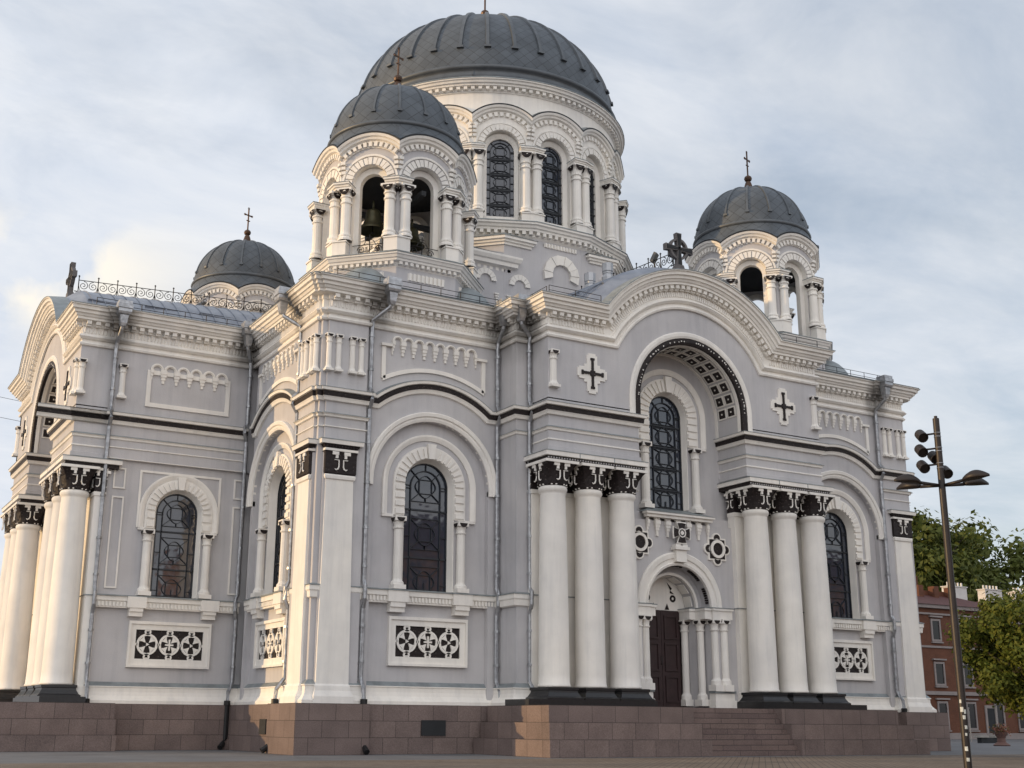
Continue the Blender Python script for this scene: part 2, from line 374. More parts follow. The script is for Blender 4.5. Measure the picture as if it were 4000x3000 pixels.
# cornices
mb = MB()
KU = 4.95                                    # kink of the portal gable
def cornice_run(path, lo=0, hi=0):
    mb.sweep(path, cor, mi=0, lo=lo, hi=hi); mb.sweep(path, flash, mi=1, lo=lo, hi=hi)
cornice_run(up_w, 1, 1); cornice_run(e2[:14]+[(2*XC-.78, 35)], 1, 0)
def along(path, step, fn, skip=(), pad=.12):
    for k in range(len(path)-1):
        if k in skip: continue
        a, b = Vector(path[k]), Vector(path[k+1]); L = (b-a).length
        if L < .45: continue
        d = (b-a)/L; n = Vector((d.y, -d.x)); m = max(1, int(L/step)); st = L/m
        for i in range(m): fn(a+d*(st*(i+.5)), d, n)
def dent(p, d, n):
    T = lambda u, o, z: (p.x+d.x*u+n.x*o, p.y+d.y*u+n.y*o, z)
    mb.box(T, -.10, .10, .05, .30, 18.68, 18.85); mb.box(T, -.10, .10, .05, .20, 18.60, 18.69)
def trig(p, d, n):
    T = lambda u, o, z: (p.x+d.x*u+n.x*o, p.y+d.y*u+n.y*o, z)
    mb.add([T(-.06, 0, 18.33), T(.06, 0, 18.33), T(0, .07, 18.33), T(-.06, 0, 18.56), T(.06, 0, 18.56), T(0, .07, 18.56)], [(0, 2, 5, 3), (1, 4, 5, 2), (0, 1, 2), (3, 5, 4)])
for pth in (up_w[1:-1], e2[1:14]):
    along(pth, .37, dent); along(pth, .155, trig)
def gable(T):
    zc, R = 15.55, 6.5
    pc = [(o, 19.47-z) for o, z in cor]; pf = [(o, 19.47-z) for o, z in flash]
    mb.kink(T, 0, zc, R, 19.47, -7.97, 7.97, pc, 0, me=1.0); mb.kink(T, 0, zc, R, 19.47, -7.97, 7.97, pf, 1, me=1.0)
    th = atan2(19.47-.72-zc, 4.85)
    n = 34
    for i in range(n):
        a = th+(pi-2*th)*(i+.5)/n; w = .10/5.7
        mb.wedge(T, 0, zc, R-.80, R-.62, a-w, a+w, .05, .30); mb.wedge(T, 0, zc, R-.87, R-.79, a-w, a+w, .05, .20)
    n = 82
    for i in range(n):
        a = th+(pi-2*th)*(i+.5)/n; w = .05/5.5
        mb.wedge(T, 0, zc, R-1.14, R-.91, a-w, a+w, 0, .05)
    for sg in (-1, 1):
        m = 8
        for i in range(m):
            u = sg*(4.95+(7.97-4.95)*(i+.5)/m); mb.box(T, u-.10, u+.10, .05, .30, 18.68, 18.85); mb.box(T, u-.10, u+.10, .05, .20, 18.60, 18.69)
        m = 19
        for i in range(m):
            u = sg*(4.9+(7.9-4.9)*(i+.5)/m); mb.box(T, u-.045, u+.045, 0, .05, 18.33, 18.56)
gable(sh(TS, PO_S)); gable(sh(TW, PO_W))
mb.build('cornice', [M_WHITE, M_FLASH], CH)

# dark ornamental band with white mouldings, arched over the bays
mb = MB()
def band_run(path, lo=0, hi=0):
    for pr, mi in ((bandp, 0), (bandb, 1), (bandw, 0), (bandf, 2)): mb.sweep(path, pr, mi=mi, lo=lo, hi=hi)
def band_arch(T, uc, ow, u0, u1):
    for pr, mi in ((bandp, 0), (bandb, 1), (bandw, 0), (bandf, 2)):
        mb.kink(T, uc, 11.1, 4.6, 14.72, u0, u1, [(o+ow, 14.72-z) for o, z in pr], mi)
BU = 12.05
band_run([(-5.75, yA), (-5.75, yA-.13), (.60, yA-.13)]); band_run(up_w[5:14], 0, 0); band_run(up_w[14:18], 0, 1)
band_run(e2[1:5], 1, 0); band_run(e2[5:14]+[(2*XC-.78, 35)])
band_run([(-9, yA), (-5.75, yA)], 0, 0)
band_arch(TS, -BU, -.78, 2.8-XC, 9.4-XC); band_arch(TS, BU, -.78, XC-9.4, XC-2.8)
band_arch(TW, YC-5.9, -.78, YC-8.95, YC-2.8)
BANDMB = mb

# ---- bay: recessed wall under a blind arch, window, relief panel etc.
def colonnette(mb, T, u, o, z0, z1, r=.19, cap=.45, base=.32, discs=True, n=12, sq=1.35):
    c = T(u, o, 0)
    zb, zt = z0+base, z1-cap
    pr = [(r*1.5, z0+base*.55), (r*1.45, zb-.03), (r*1.15, zb+.03), (r*1.02, zb+.10), (r*.96, zt-.12), (r*1.0, zt-.10), (r*1.22, zt-.06), (r*1.22, zt-.01), (r, zt), (r*1.05, zt+cap*.25), (r*sq*.98, zt+cap*.62)]
    mb.lathe(c, pr, n, 0)
    mb.box(T, u-r*1.5, u+r*1.5, o-r*1.5, o+r*1.5, z0, z0+base*.58)
    k = r*sq
    mb.box(T, u-k, u+k, o-k, o+k, zt+cap*.55, z1)
    if discs:
        zc = zt+cap*.86; rr = k*.74
        for q in range(3):
            a = q
        m = 8
        pts = [(rr*cos(pi+pi*i/m), rr*.95*sin(pi+pi*i/m)) for i in range(m+1)]
        e = k+.008
        mb.add([T(u+x, o+e, zc+y) for x, y in pts], [tuple(range(m+1))], 1)
        mb.add([T(u-e, o+x, zc+y) for x, y in pts], [tuple(range(m+1))], 1)
        mb.add([T(u+e, o+x, zc+y) for x, y in pts], [tuple(range(m+1))], 1)
def tracery(T, uc, zc, rg, zb, o, parent, panels):
    mb = MB(); w = .026
    def bar(p, q, ww=w):
        du, dz = q[0]-p[0], q[1]-p[1]; L = hypot(du, dz)
        if L < 1e-4: return
        nx, nz = -dz/L*ww/2, du/L*ww/2
        mb.add([T(a[0]+s*nx, oo, a[1]+s*nz) for oo in (o, o+.05) for a, s in ((p, 1), (p, -1), (q, -1), (q, 1))], [(0, 1, 2, 3), (4, 5, 6, 7), (0, 4, 7, 3), (1, 5, 6, 2)])
    def poly(pts, ww=w, closed=False):
        for a, b in zip(pts, pts[1:]+([pts[0]] if closed else [])): bar(a, b, ww)
    def arc(c, r, a0, a1, n=14): return [(c[0]+r*cos(a0+(a1-a0)*i/n), c[1]+r*sin(a0+(a1-a0)*i/n)) for i in range(n+1)]
    ri = rg*.68
    poly([(uc-rg, zb)]+arc((uc, zc), rg, pi, 0, 24)+[(uc+rg, zb)], .11, True)
    poly([(uc-ri, zb), (uc-ri, zc)]+arc((uc, zc), ri, pi, 0, 18)+[(uc+ri, zc), (uc+ri, zb)], .042)
    for a in (pi/2, pi/4, 3*pi/4, .05, pi-.05): bar((uc+ri*cos(a), zc+ri*sin(a)), (uc+rg*cos(a), zc+rg*sin(a)))
    # panels: centres spaced evenly from the head down
    hgt = (zc-zb-.35)/max(panels-1, 1); q = ri*.42
    for k in range(panels):
        c = zc+.02-k*hgt; e = min(hgt*.42, ri*.92); head = k == 0
        if c < zb+.2: break
        poly([(uc-q, c-q), (uc+q, c-q), (uc+q, c+q), (uc-q, c+q)], w, True)
        for a in range(4):                               # lobes on the sides of the small square
            A = a*pi/2; pt = [(q*(1+.62*sin(pi*t/8)), q*(1-2*t/8)*1.0) for t in range(9)]
            poly([(uc+x*cos(A)-y*sin(A), c+x*sin(A)+y*cos(A)) for x, y in pt], w*.8)
        for sx in (-1, 1):
            for sz in (-1, 1):
                bar((uc+sx*q, c+sz*q), (uc+sx*ri*(.72 if head and sz > 0 else 1), c+sz*(ri*.70 if head and sz > 0 else e)))
        if not head: bar((uc-ri, c+e), (uc+ri, c+e), w)
        if k < panels-1 or c-e > zb+.1: bar((uc-ri, c-e), (uc+ri, c-e), w)
        if k < panels-1:
            m = c-hgt/2; bar((uc-rg, m), (uc+rg, m), .07)
        for s in (-1, 1):
            bar((uc+s*ri, c-hgt*.05), (uc+s*rg, c-hgt*.05)); bar((uc, c-q*1.62), (uc, c-e))
    bar((uc, zb), (uc, zb+.35))
    mb.build('tracery', M_LEAD, parent, recalc=False)
def window(T, uc, zc, rg, zb, ow, og, rv, hood, zfoot, ucol, zcol, panels, rin=None):
    """surround with raised voussoirs, hood mould and two colonnettes; glass and lead tracery behind"""
    mb = MB(); rin = rin or rg+.14
    mb.archband(T, uc, zc, [(rin, ow), (rin, ow+.10), (rv, ow+.10), (rv, ow)], zfoot, 26)
    # splayed reveal
    mb.archband(T, uc, zc, [(rin+.02, ow+.03), (rin-.015, ow+.03), (rg-.02, og), (rg+.1, og)], zb, 24)
    nv = 17
    for i in range(nv):
        a0, a1 = pi*i/nv, pi*(i+1)/nv; g = .24*pi/nv
        key = i == nv//2
        mb.wedge(T, uc, zc, rin+.02 if not key else rin-.03, rv-.09 if not key else rv+.10, a0+(g if not key else -.02), a1-(g if not key else -.02), ow+.09, ow+(.17 if not key else .26))
    m = max(1, int((zc-zfoot)/.30))
    for i in range(m):
        h = (zc-zfoot)/m; z0 = zfoot+h*i
        for s in (-1, 1): mb.box(T, min(uc+s*(rin+.02), uc+s*(rv-.09)), max(uc+s*(rin+.02), uc+s*(rv-.09)), ow+.09, ow+.17, z0+h*.2, z0+h*.8)
    h0, h1 = hood
    mb.archband(T, uc, zc, [(h0, ow), (h0, ow+.06), (h0+.08, ow+.10), (h1-.08, ow+.14), (h1, ow+.14), (h1, ow)], zfoot, 28)
    for s in (-1, 1): mb.box(T, min(uc+s*(rv-.02), uc+s*h1), max(uc+s*(rv-.02), uc+s*h1), ow, ow+.12, zfoot-.10, zfoot+.02)
    w = mb.build('arched_window', M_WHITE, CH)
    for s in (-1, 1):
        c = MB(); colonnette(c, T, uc+s*ucol, ow+.18, zcol, zfoot-.08); c.build('colonnette', [M_WHITE, M_ORN], w)
    g = MB(); pts = [(uc-rg, zb)]+[(uc+rg*cos(pi-pi*i/24), zc+rg*sin(pi-pi*i/24)) for i in range(25)]+[(uc+rg, zb)]
    g.add([T(u, og, z) for u, z in pts], [tuple(range(len(pts)))]); g.build('glass', M_GLASS, w)
    tracery(T, uc, zc, rg, zb, og+.02, w, panels)
    return w
def relief(T, uc, ow, z0=3.48, z1=5.48, hw=1.85):
    """white framed panel of three pierced roundels over a dark ground"""
    mb = MB(); i0, i1, h = z0+.37, z1-.37, hw-.34
    for a, b, c, d in ((-hw, hw, z0, i0), (-hw, hw, i1, z1), (-hw, -h, i0, i1), (h, hw, i0, i1)): mb.box(T, uc+a, uc+b, ow, ow+.10, c, d)
    for a, b, c, d in ((-hw, hw, z0, z0+.1), (-hw, hw, z1-.13, z1), (-hw, -hw+.1, z0+.1, z1-.13), (hw-.1, hw, z0+.1, z1-.13)): mb.box(T, uc+a, uc+b, ow+.099, ow+.17, c, d)
    zc = (i0+i1)/2; f = ow+.085
    ring = lambda cu, cz, r, t, n=20: [mb.wedge(T, cu, cz, r-t, r, 2*pi*k/n, 2*pi*(k+1)/n, ow+.02, f) for k in range(n)]
    for k in (-1, 0, 1):
        cu = uc+k*.985; ring(cu, zc, .475, .10)
        for s in (-1, 1): ring(cu, zc+s*.545, .15, .075, 12); mb.box(T, cu-.05, cu+.05, ow+.02, f, zc+s*.63-.06, zc+s*.63+.06)
        for a in (pi/4, 3*pi/4, 5*pi/4, 7*pi/4):
            mb.add([T(cu+r*cos(a+da), o, zc+r*sin(a+da)) for o in (ow+.02, f) for r, da in ((.10, 0), (.28, .30), (.39, .42), (.39, -.42), (.28, -.30))],
                   [(5, 6, 7, 8, 9), (0, 1, 6, 5), (1, 2, 7, 6), (3, 4, 9, 8), (4, 0, 5, 9)])
        if k: mb.wedge(T, cu, zc, .0, .085, 0, 2.1, ow+.02, f+.03); mb.wedge(T, cu, zc, .0, .085, 2.1, 4.2, ow+.02, f+.03); mb.wedge(T, cu, zc, 0, .085, 4.2, 6.28, ow+.02, f+.03)
        else: mb.box(T, cu-.035, cu+.035, ow+.02, f+.02, zc-.24, zc+.24); mb.box(T, cu-.18, cu+.18, ow+.02, f+.021, zc-.035, zc+.035)
    n = 9
    for s, zz in ((1, i0), (-1, i1)):
        for i in range(n):
            u = uc-h+2*h*(i+.5)/n; mb.wedge(T, u, zz, .0, .09, 0 if s > 0 else pi, pi if s > 0 else 2*pi, ow+.02, f-.01)
    for k in (-1.5, -.5, .5, 1.5):
        cu = uc+k*.985; mb.box(T, cu-.06, cu+.06, ow+.02, f, zc-.05, zc+.05)
    p = mb.build('relief_panel', M_WHITE, CH)
    d = MB(); d.box(T, uc-h-.02, uc+h+.02, ow, ow+.025, i0-.02, i1+.02); d.build('dark_ground', M_ORN, p)
def corbeltable(mb, T, u0, u1, ow, zt, n, drop=.62):
    st = (u1-u0)/n; r = st*.30
    for i in range(n):
        c = u0+st*(i+.5); zc = zt-st*.42
        mb.archband(T, c, zc, [(r, ow), (r, ow+.10), (st*.5, ow+.10), (st*.5, ow)], None, 10)
        mb.archband(T, c, zc, [(st*.36, ow+.09), (st*.36, ow+.14), (st*.42, ow+.14), (st*.42, ow+.09)], None, 10)
    for i in range(n+1):
        c = u0+st*i
        for k, (w, z0, z1) in enumerate(((.24, .0, .18), (.20, .18, .32), (.155, .32, .46), (.10, .46, drop))):
            zz = zt-st*.42
            lo = c-st*w if i > 0 else c; hi = c+st*w if i < n else c
            mb.box(T, lo, hi, ow, ow+.16-.03*k, zz-z1, zz-z0)
def frame(mb, T, u0, u1, z0, z1, t, ow, pr=.06):
    for a, b, c, d in ((u0, u1, z0, z0+t), (u0, u1, z1-t, z1), (u0, u0+t, z0+t, z1-t), (u1-t, u1, z0+t, z1-t)): mb.box(T, a, b, ow, ow+pr, c, d)

def bay(T, uc, hw0, hw1):
    """hw0/hw1: extents left and right of the bay centre"""
    w = MB()
    w.archpanel(T, uc, 11.1, 2.80, uc-hw0, uc+hw1, 2.0, 19.5, -.78, -1.06)
    w.archpanel(T, uc, 11.1, 1.20, uc-3.0, uc+3.0, 2.0, 14.2, -1.05, -1.5, zo=6.55)
    w.build('bay_wall', M_GREY, CH)
    a = MB()
    a.archband(T, uc, 11.1, [(2.80, -.9), (2.80, -.70), (2.90, -.66), (2.98, -.66), (3.02, -.60), (3.16, -.58), (3.2, -.62), (3.2, -.9)], 10.87, 32)
    a.build('blind_arch', M_WHITE, CH)
    window(T, uc, 11.1, 1.06, 6.62, -1.05, -1.42, 1.74, (2.0, 2.25), 9.72, 1.50, 6.58, 3)
    s = MB()   # sill string course with corbels
    s.box(T, uc-hw0+.0, uc+hw1, -1.06, -.80, 6.0, 6.30); s.box(T, uc-hw0, uc+hw1, -1.06, -.72, 6.30, 6.52)
    for k in range(int((hw0+hw1)/.16)):
        u = uc-hw0+.08+k*.16; s.box(T, u-.045, u+.045, -.80, -.74, 6.08, 6.27)
    s.box(T, uc-hw0, uc+hw1, -1.06, -.66, 6.52, 6.57, 1)
    for sg in (-1, 1):
        c = uc+sg*1.52; s.box(T, c-.46, c+.46, -.81, -.62, 6.05, 6.515); s.box(T, c-.34, c+.34, -1.06, -.66, 5.84, 6.05); s.box(T, c-.34, c+.34, -1.06, -.74, 5.64, 5.84)
        s.box(T, c-.5, c+.5, -.7, -.58, 6.515, 6.56, 1)
    s.build('string_course', [M_WHITE, M_FLASH], CH)
    relief(T, uc+.05, -1.05)
    p = MB()
    corbeltable(p, T, uc-2.1, uc+2.1, -.78, 17.5, 8)
    for sg in (-1, 1):
        u = sorted((uc+sg*2.57, uc+sg*2.38)); p.box(T, u[0], u[1], -.78, -.70, 15.55, 17.0)
        u = sorted((uc+sg*2.62, uc+sg*2.1)); p.box(T, u[0], u[1], -.78, -.62, 17.0, 17.12)
    p.archband(T, uc, 11.1, [(5.0, -.78), (5.0, -.70), (5.18, -.70), (5.18, -.78)], None, 24, lim=lambda r, o: acos(2.5/r))
    p.build('corbel_panel', M_WHITE, CH)
bay(TS, -BU, 3.3, 3.36); bay(TS, BU, 3.36, 3.3); bay(TW, YC-5.9, 3.05, 3.12)

# ---- corner piers: white tapering pilasters with dark carved capitals
def jhook(mb, T, u, z, s, o, k=1.0, mi=1):
    pts = [(s*.09, .30), (s*.09, .12), (s*.24, .13), (s*.25, .02), (s*.10, .02)]
    pts = [(s*.30*k, .16*k), (s*.10*k, .15*k), (s*.10*k, -.12*k), (s*.14*k, -.22*k), (s*.22*k, -.26*k), (s*.28*k, -.22*k)]
    mb.tube([T(u+a, o-.012, z+b) for a, b in pts], [.018*k, .034*k, .03*k, .034*k, .03*k, .014*k], 5, mi)
def capital_face(mb, T, u, o, z0, z1, k=1.0, mi=1):
    h = z1-z0
    for s in (-1, 1):
        lo, hi = sorted((u+s*.12*k, u+s*.40*k)); mb.box(T, lo, hi, o-.05, o+.05, z1-.13*k, z1+.005, mi)
        lo, hi = sorted((u+s*.14*k, u+s*.25*k)); mb.box(T, lo, hi, o-.05, o+.035, z1-.27*k, z1-.12*k, mi)
        jhook(mb, T, u, z0+h*.46, s, o+.03, k, mi)
def pilaster(T, uc, o0, core):
    s = MB()
    def rect(hw, o, z): return [T(uc-hw, core, z), T(uc-hw, o, z), T(uc+hw, o, z), T(uc+hw, core, z)]
    s.loft([rect(.86, o0+.22, 1.92), rect(.84, o0+.20, 2.2), rect(.76, o0+.08, 2.42), rect(.74, o0+.06, 2.6), rect(.70, o0, 2.68), rect(.61, o0-.04, 10.84), rect(.66, o0+.02, 10.88), rect(.69, o0+.03, 11.0), rect(.66, o0, 11.06), rect(.6, o0-.1, 11.07)])
    p = s.build('corner_pilaster', M_WHITE, CH)
    c = MB()
    c.loft([rect(.64, o0-.02, 11.06), rect(.70, o0+.03, 11.12), rect(.70, o0+.04, 11.9), rect(.74, o0+.06, 12.03)], mi=0)
    c.loft([rect(.74, o0+.10, 12.03), rect(.74, o0+.10, 12.13)], mi=1, caps=True)
    c.loft([rect(.70, o0+.05, 12.13), rect(.82, o0+.12, 12.31)], mi=0)
    c.loft([rect(.93, o0+.17, 12.31), rect(.96, o0+.20, 12.48)], mi=1, caps=True)
    c.loft([rect(.98, o0+.22, 12.48), rect(.98, o0+.22, 12.51), rect(.7, o0, 12.56)], mi=2, caps=True)
    capital_face(c, T, uc, o0+.05, 11.08, 12.0)
    for i in range(11): c.box(T, uc-.66+i*.132-.028, uc-.66+i*.132+.028, o0+.05, o0+.125, 12.18, 12.25, 0)
    c.build('capital', [M_ORN, M_WHITE, M_FLASH], p)
pilaster(TS, 1.68-XC, -.5, -.75); pilaster(TS, XC-1.68, -.5, -.75); pilaster(TW, YC-1.68, -.5, -.75)
# pier entablature ledges, core mouldings, base skirt
mb = MB()
def ledge(path, z, pr, lo=0, hi=0):
    mb.sweep(path, [(0, z-.14), (pr*.5, z-.12), (pr*.7, z-.03), (pr, z-.02), (pr, z)], mi=0, lo=lo, hi=hi); mb.sweep(path, [(pr, z), (pr+.02, z), (pr+.02, z+.02), (0, z+.07)], mi=1, lo=lo, hi=hi)
def rail(path, z, h, pr, lo=0, hi=0): mb.sweep(path, [(0, z), (pr, z+.02), (pr, z+h-.02), (0, z+h)], mi=0, lo=lo, hi=hi)
pier_sw = up_w[5:14]; pier_se = e2[5:14]+[(2*XC-.78, 35)]
for pth in (pier_sw, pier_se): ledge(pth, 13.62, .14); rail(pth, 13.05, .07, .05)
ledge(up_w[14:18], 13.62, .10, 0, 1); ledge(e2[1:5], 13.62, .10, 1, 0)
ledge([(-5.75, yA), (-5.75, yA-.13), (.7, yA-.13)], 13.62, .10); rail([(-5.75, yA), (-5.75, yA-.13), (.7, yA-.13)], 13.1, .07, .05); rail([(-5.75, yA-.13), (.7, yA-.13)], 12.6, .05, .04)
low_w = [(-5.75, yA+.1), (-5.75, yA-.0), (1.05, yA-.0), (1.05, 2.8), (.74, 2.8), (.74, .74), (2.8, .74), (2.8, 1.05), (9.35, 1.05), (9.35, -.75), (10.1, -.75), (10.1, -.4)]
low_e = [(2*XC-x, y) for x, y in reversed(low_w[3:])]+[(2*XC-1.05, 35)]; low_e = [(2*XC-x, y) for x, y in reversed(low_w[3:])]; low_e = low_e[:-1]+[(2*XC-.74, 2.8), (2*XC-.74, 35)]
for pth in (low_w[3:], low_e):
    pass
# sloping zinc skirt and flared plaster base
for pth in (low_w, low_e):
    mb.sweep(pth, [(0, 2.84), (.02, 2.84), (.20, 2.66)], mi=1); mb.sweep(pth, [(.20, 2.66), (.20, 2.62), (.16, 2.60), (.16, 2.42), (.20, 2.26), (.30, 2.12), (.36, 2.06), (.36, 1.91)], mi=0)
# string course pieces on the pier cores and the middle pier
for pth in ([(1.05, 2.95), (.74, 2.8), (.74, .74), (2.8, .74), (2.95, 1.0)], [(9.35, .9), (9.35, -.75), (10.1, -.75), (10.1, -.5)]):
    for P in (pth, [(2*XC-x, y) for x, y in reversed(pth)]):
        mb.sweep(P, [(0, 6.0), (.10, 6.05), (.12, 6.28), (.16, 6.34), (.16, 6.52)], mi=0); mb.sweep(P, [(.16, 6.52), (.19, 6.52), (.19, 6.56), (0, 6.62)], mi=1)
mb.build('pier_moulding', [M_WHITE, M_FLASH], CH)
# small engaged shafts on the upper piers
for T, us in ((TS, [.98-XC, 1.42-XC, 2.05-XC, 2.47-XC, XC-.98, XC-1.42, XC-2.05, XC-2.47]), (TW, [YC-.98, YC-1.42, YC-2.05, YC-2.47])):
    for u in us:
        c = MB(); colonnette(c, T, u, -.56, 15.45, 17.08, r=.115, cap=.30, base=.16, n=10); c.build('engaged_shaft', [M_WHITE, M_ORN], CH)

# ---- arm south wall (window bay)
w = MB()
w.archpanel(TA, 0, 10.4, 1.10, -3.4, 3.4, 2.0, 12.6, 0, -.4, zo=6.55); w.box(TA, -3.4, 3.4, -.4, .146, 12.6, 19.5)
w.build('bay_wall', M_GREY, CH)
window(TA, 0, 10.4, .95, 6.62, 0, -.32, 1.55, (1.56, 1.82), 9.62, 1.37, 6.58, 3)
relief(TA, 0, 0)
s = MB()
s.box(TA, -3.4, 3.05, 0, .25, 6.0, 6.3); s.box(TA, -3.4, 3.05, 0, .33, 6.3, 6.5); s.box(TA, -3.42, 3.05, 0, .4, 6.5, 6.55, 1)
for k in range(40): s.box(TA, -3.32+k*.16, -3.23+k*.16, .25, .31, 6.06, 6.25)
for sg in (-1, 1):
    c = sg*1.65; s.box(TA, c-.42, c+.42, .24, .43, 6.02, 6.5); s.box(TA, c-.3, c+.3, 0, .38, 5.86, 6.02); s.box(TA, c-.3, c+.3, 0, .30, 5.66, 5.86)
s.build('string_course', [M_WHITE, M_FLASH], CH)
p = MB()
corbeltable(p, TA, -1.85, 1.85, .13, 17.25, 6); frame(p, TA, -1.98, 1.98, 15.2, 16.95, .2, .13, .09)
for sg in (-1, 1):
    frame(p, TA, sg*2.8-.27, sg*2.8+.27, 11.3, 12.25, .07, 0); frame(p, TA, sg*2.8-.27, sg*2.8+.27, 6.85, 10.95, .07, 0)
for a, b, c, d in ((-1.9, -1.8, 9.62, 12.25), (1.8, 1.9, 9.62, 12.25), (-1.8, 1.8, 12.15, 12.25)): p.box(TA, a, b, 0, .06, c, d)
p.build('corbel_panel', M_WHITE, CH)
for x in (-5.45, -7.27):
    c = MB(); colonnette(c, lambda u, o, z: (x+u, yA-.1-o, z), 0, .03 if x < -6 else .1, 15.4, 17.02, r=.14, cap=.32, base=.18, n=10); c.build('engaged_shaft', [M_WHITE, M_ORN], CH)

# ---- portals (south and west): T has its origin in the plane of the portal front
COLUMN = {}
def portal(T, south):
    zc = 15.55
    w = MB()
    w.archpanel(T, 0, zc, 3.06, -7.97, 7.97, 14.7, 19.5, 0, -2.2, R=None, n=30, msof=1)
    # gable field above the flat cornice
    w.archband(T, 0, zc, [(3.3, -.02), (3.3, -.6), (6.2, -.6), (6.2, -.02)], None, 30)
    for s in (-1, 1):                                   # entablature blocks over the column groups
        lo, hi = sorted((s*3.15, s*7.97)); w.box(T, lo, hi, -2.3, -.003, 12.52, 14.72)
    w.archpanel(T, 0, zc, 1.13, -3.6, 3.6, 10.7, 19.2, -1.95, -2.5, zo=11.0)        # back of the niche
    w.box(T, -3.6, 3.6, -2.2, -1.65, 8.95, 10.7)        # lower wall, either side of and above the door
    w.archpanel(T, 0, 6.49, 1.86, -3.6, 3.6, 2.0, 8.96, -1.42, -2.2, n=26)
    w.box(T, -3.6, 3.6, -2.2, -1.43, 8.95, 10.3)
    w.build('portal_wall', [M_GREY, M_GREY], CH)
    # arch mouldings
    a = MB()
    a.archband(T, 0, zc, [(3.32, -.1), (3.32, .06), (3.42, .10), (3.55, .10), (3.62, .04), (3.62, -.1)], 14.75, 36)
    a.archband(T, 0, zc, [(3.02, -.12), (3.02, .03), (3.12, .07), (3.26, .07), (3.32, .03), (3.32, -.12)], 14.75, 36, mi=1)
    a.archband(T, 0, zc, [(2.98, -.30), (2.98, -.12), (3.05, -.12), (3.05, -.30)], 14.75, 30)
    a.archband(T, 0, zc, [(2.98, -1.95), (2.98, -1.78), (3.05, -1.78), (3.05, -1.95)], 14.75, 30)
    for i in range(70):                                  # pale leaf flecks on the dark ring
        t = .02+(pi-.04)*(i+random.random())/70; q = random.random(); (q < .6) and a.wedge(T, 0, zc, 3.10+.08*q, 3.15+.1*q, t-.004-.01*q, t+.004+.01*q, .06, .09, 0)
    a.build('niche_arch', [M_WHITE, M_ORN], CH)
    cf = MB()
    nrow = 15
    for i in range(nrow):
        t = pi*(i+.5)/nrow-.0
        for oc in (-.72, -1.38):
            dt = .22/3.06
            cf.wedge(T, 0, zc, 3.012, 3.07, t-dt*1.22, t+dt*1.22, oc-.29, oc+.29, 0)
            cf.wedge(T, 0, zc, 3.0, 3.02, t-dt*.92, t+dt*.92, oc-.22, oc+.22, 1)
            cf.wedge(T, 0, zc, 2.97, 3.01, t-.012, t+.012, oc-.035, oc+.035, 0)
    cf.build('soffit_coffers', [M_WHITE, M_ORN], CH)
    # entablature mouldings on the inner cheeks of the blocks and along the front
    e = MB()
    for s in (-1, 1):
        q = [T(s*3.15, -2.2, 0), T(s*3.15, 0, 0), T(s*7.97, 0, 0), T(s*7.97, -1.4, 0)]
        pth = [(p[0], p[1]) for p in q]
        if s > 0: pass
        if (s < 0): pth = pth[::-1]
        # outside must be on the right of travel
        for pr, mi in ((bandp, 0), (bandb, 1), (bandw, 0), (bandf, 2)): e.sweep(pth, pr, mi=mi)
        e.sweep(pth, [(0, 13.48), (.05, 13.50), (.07, 13.59), (.10, 13.60), (.10, 13.62)], 0); e.sweep(pth, [(.10, 13.62), (.12, 13.62), (.12, 13.64), (0, 13.70)], 2)
        e.sweep(pth, [(0, 13.05), (.04, 13.07), (.04, 13.12), (0, 13.14)], 0); e.sweep(pth, [(.0, 12.56), (.06, 12.6), (.06, 12.78), (0, 12.80)], 3); e.sweep(pth, [(0, 14.9), (.0, 14.95)], 0)
        lo, hi = sorted((s*2.97, s*8.33)); e.box(T, lo, hi, -2.2, .40, 12.30, 12.49); e.box(T, lo-.02, hi+.02, -2.2, .42, 12.49, 12.52, 2)
        for g in (s*4.8, s*6.62): e.box(T, g-.02, g+.02, .38, .405, 12.29, 12.495, 2)
        lo, hi = sorted((s*3.05, s*8.22)); e.box(T, lo, hi, -2.1, .26, 12.12, 12.31, 1)
        for i in range(38): u = lo+(hi-lo)*(i+.5)/38; e.box(T, u-.03, u+.03, .25, .29, 12.19, 12.25, 3)
    e.build('entablature', [M_WHITE, M_ORN, M_FLASH, M_GREY], CH)
    # responds behind the columns
    r = MB()
    for s in (-1, 1):
        lo, hi = sorted((s*3.25, s*8.13)); r.box(T, lo, hi, -1.62, -1.15, 2.0, 10.9); r.box(T, lo-.03, hi+.03, -1.63, -1.10, 10.86, 11.04)
        r.box(T, lo-.02, hi+.02, -1.63, -1.13, 11.04, 12.0, 1); r.box(T, lo-.06, hi+.06, -1.63, -1.02, 12.0, 12.13)
        r.box(T, lo-.10, hi+.10, -1.63, -1.02, 2.0, 2.3); r.box(T, lo-.05, hi+.05, -1.63, -1.08, 2.3, 2.65)
        r.box(T, lo-.04, hi+.04, -1.63, -1.11, 6.48, 6.52, 2)
        for cu in (lo+.5, hi-.5): capital_face(r, T, cu, -1.12, 11.06, 12.0, .9, 0)
        sd_ = s*8.15; Tc = lambda u, o, z: T(sd_+s*o, -1.40+u, z); capital_face(r, Tc, 0, .0, 11.06, 12.0, .9, 0)
        si = s*3.23; Ti = lambda u, o, z: T(si-s*o, -1.40+u, z); capital_face(r, Ti, 0, .0, 11.06, 12.0, .9, 0)
    r.build('respond_pier', [M_WHITE, M_ORN, M_FLASH], CH)
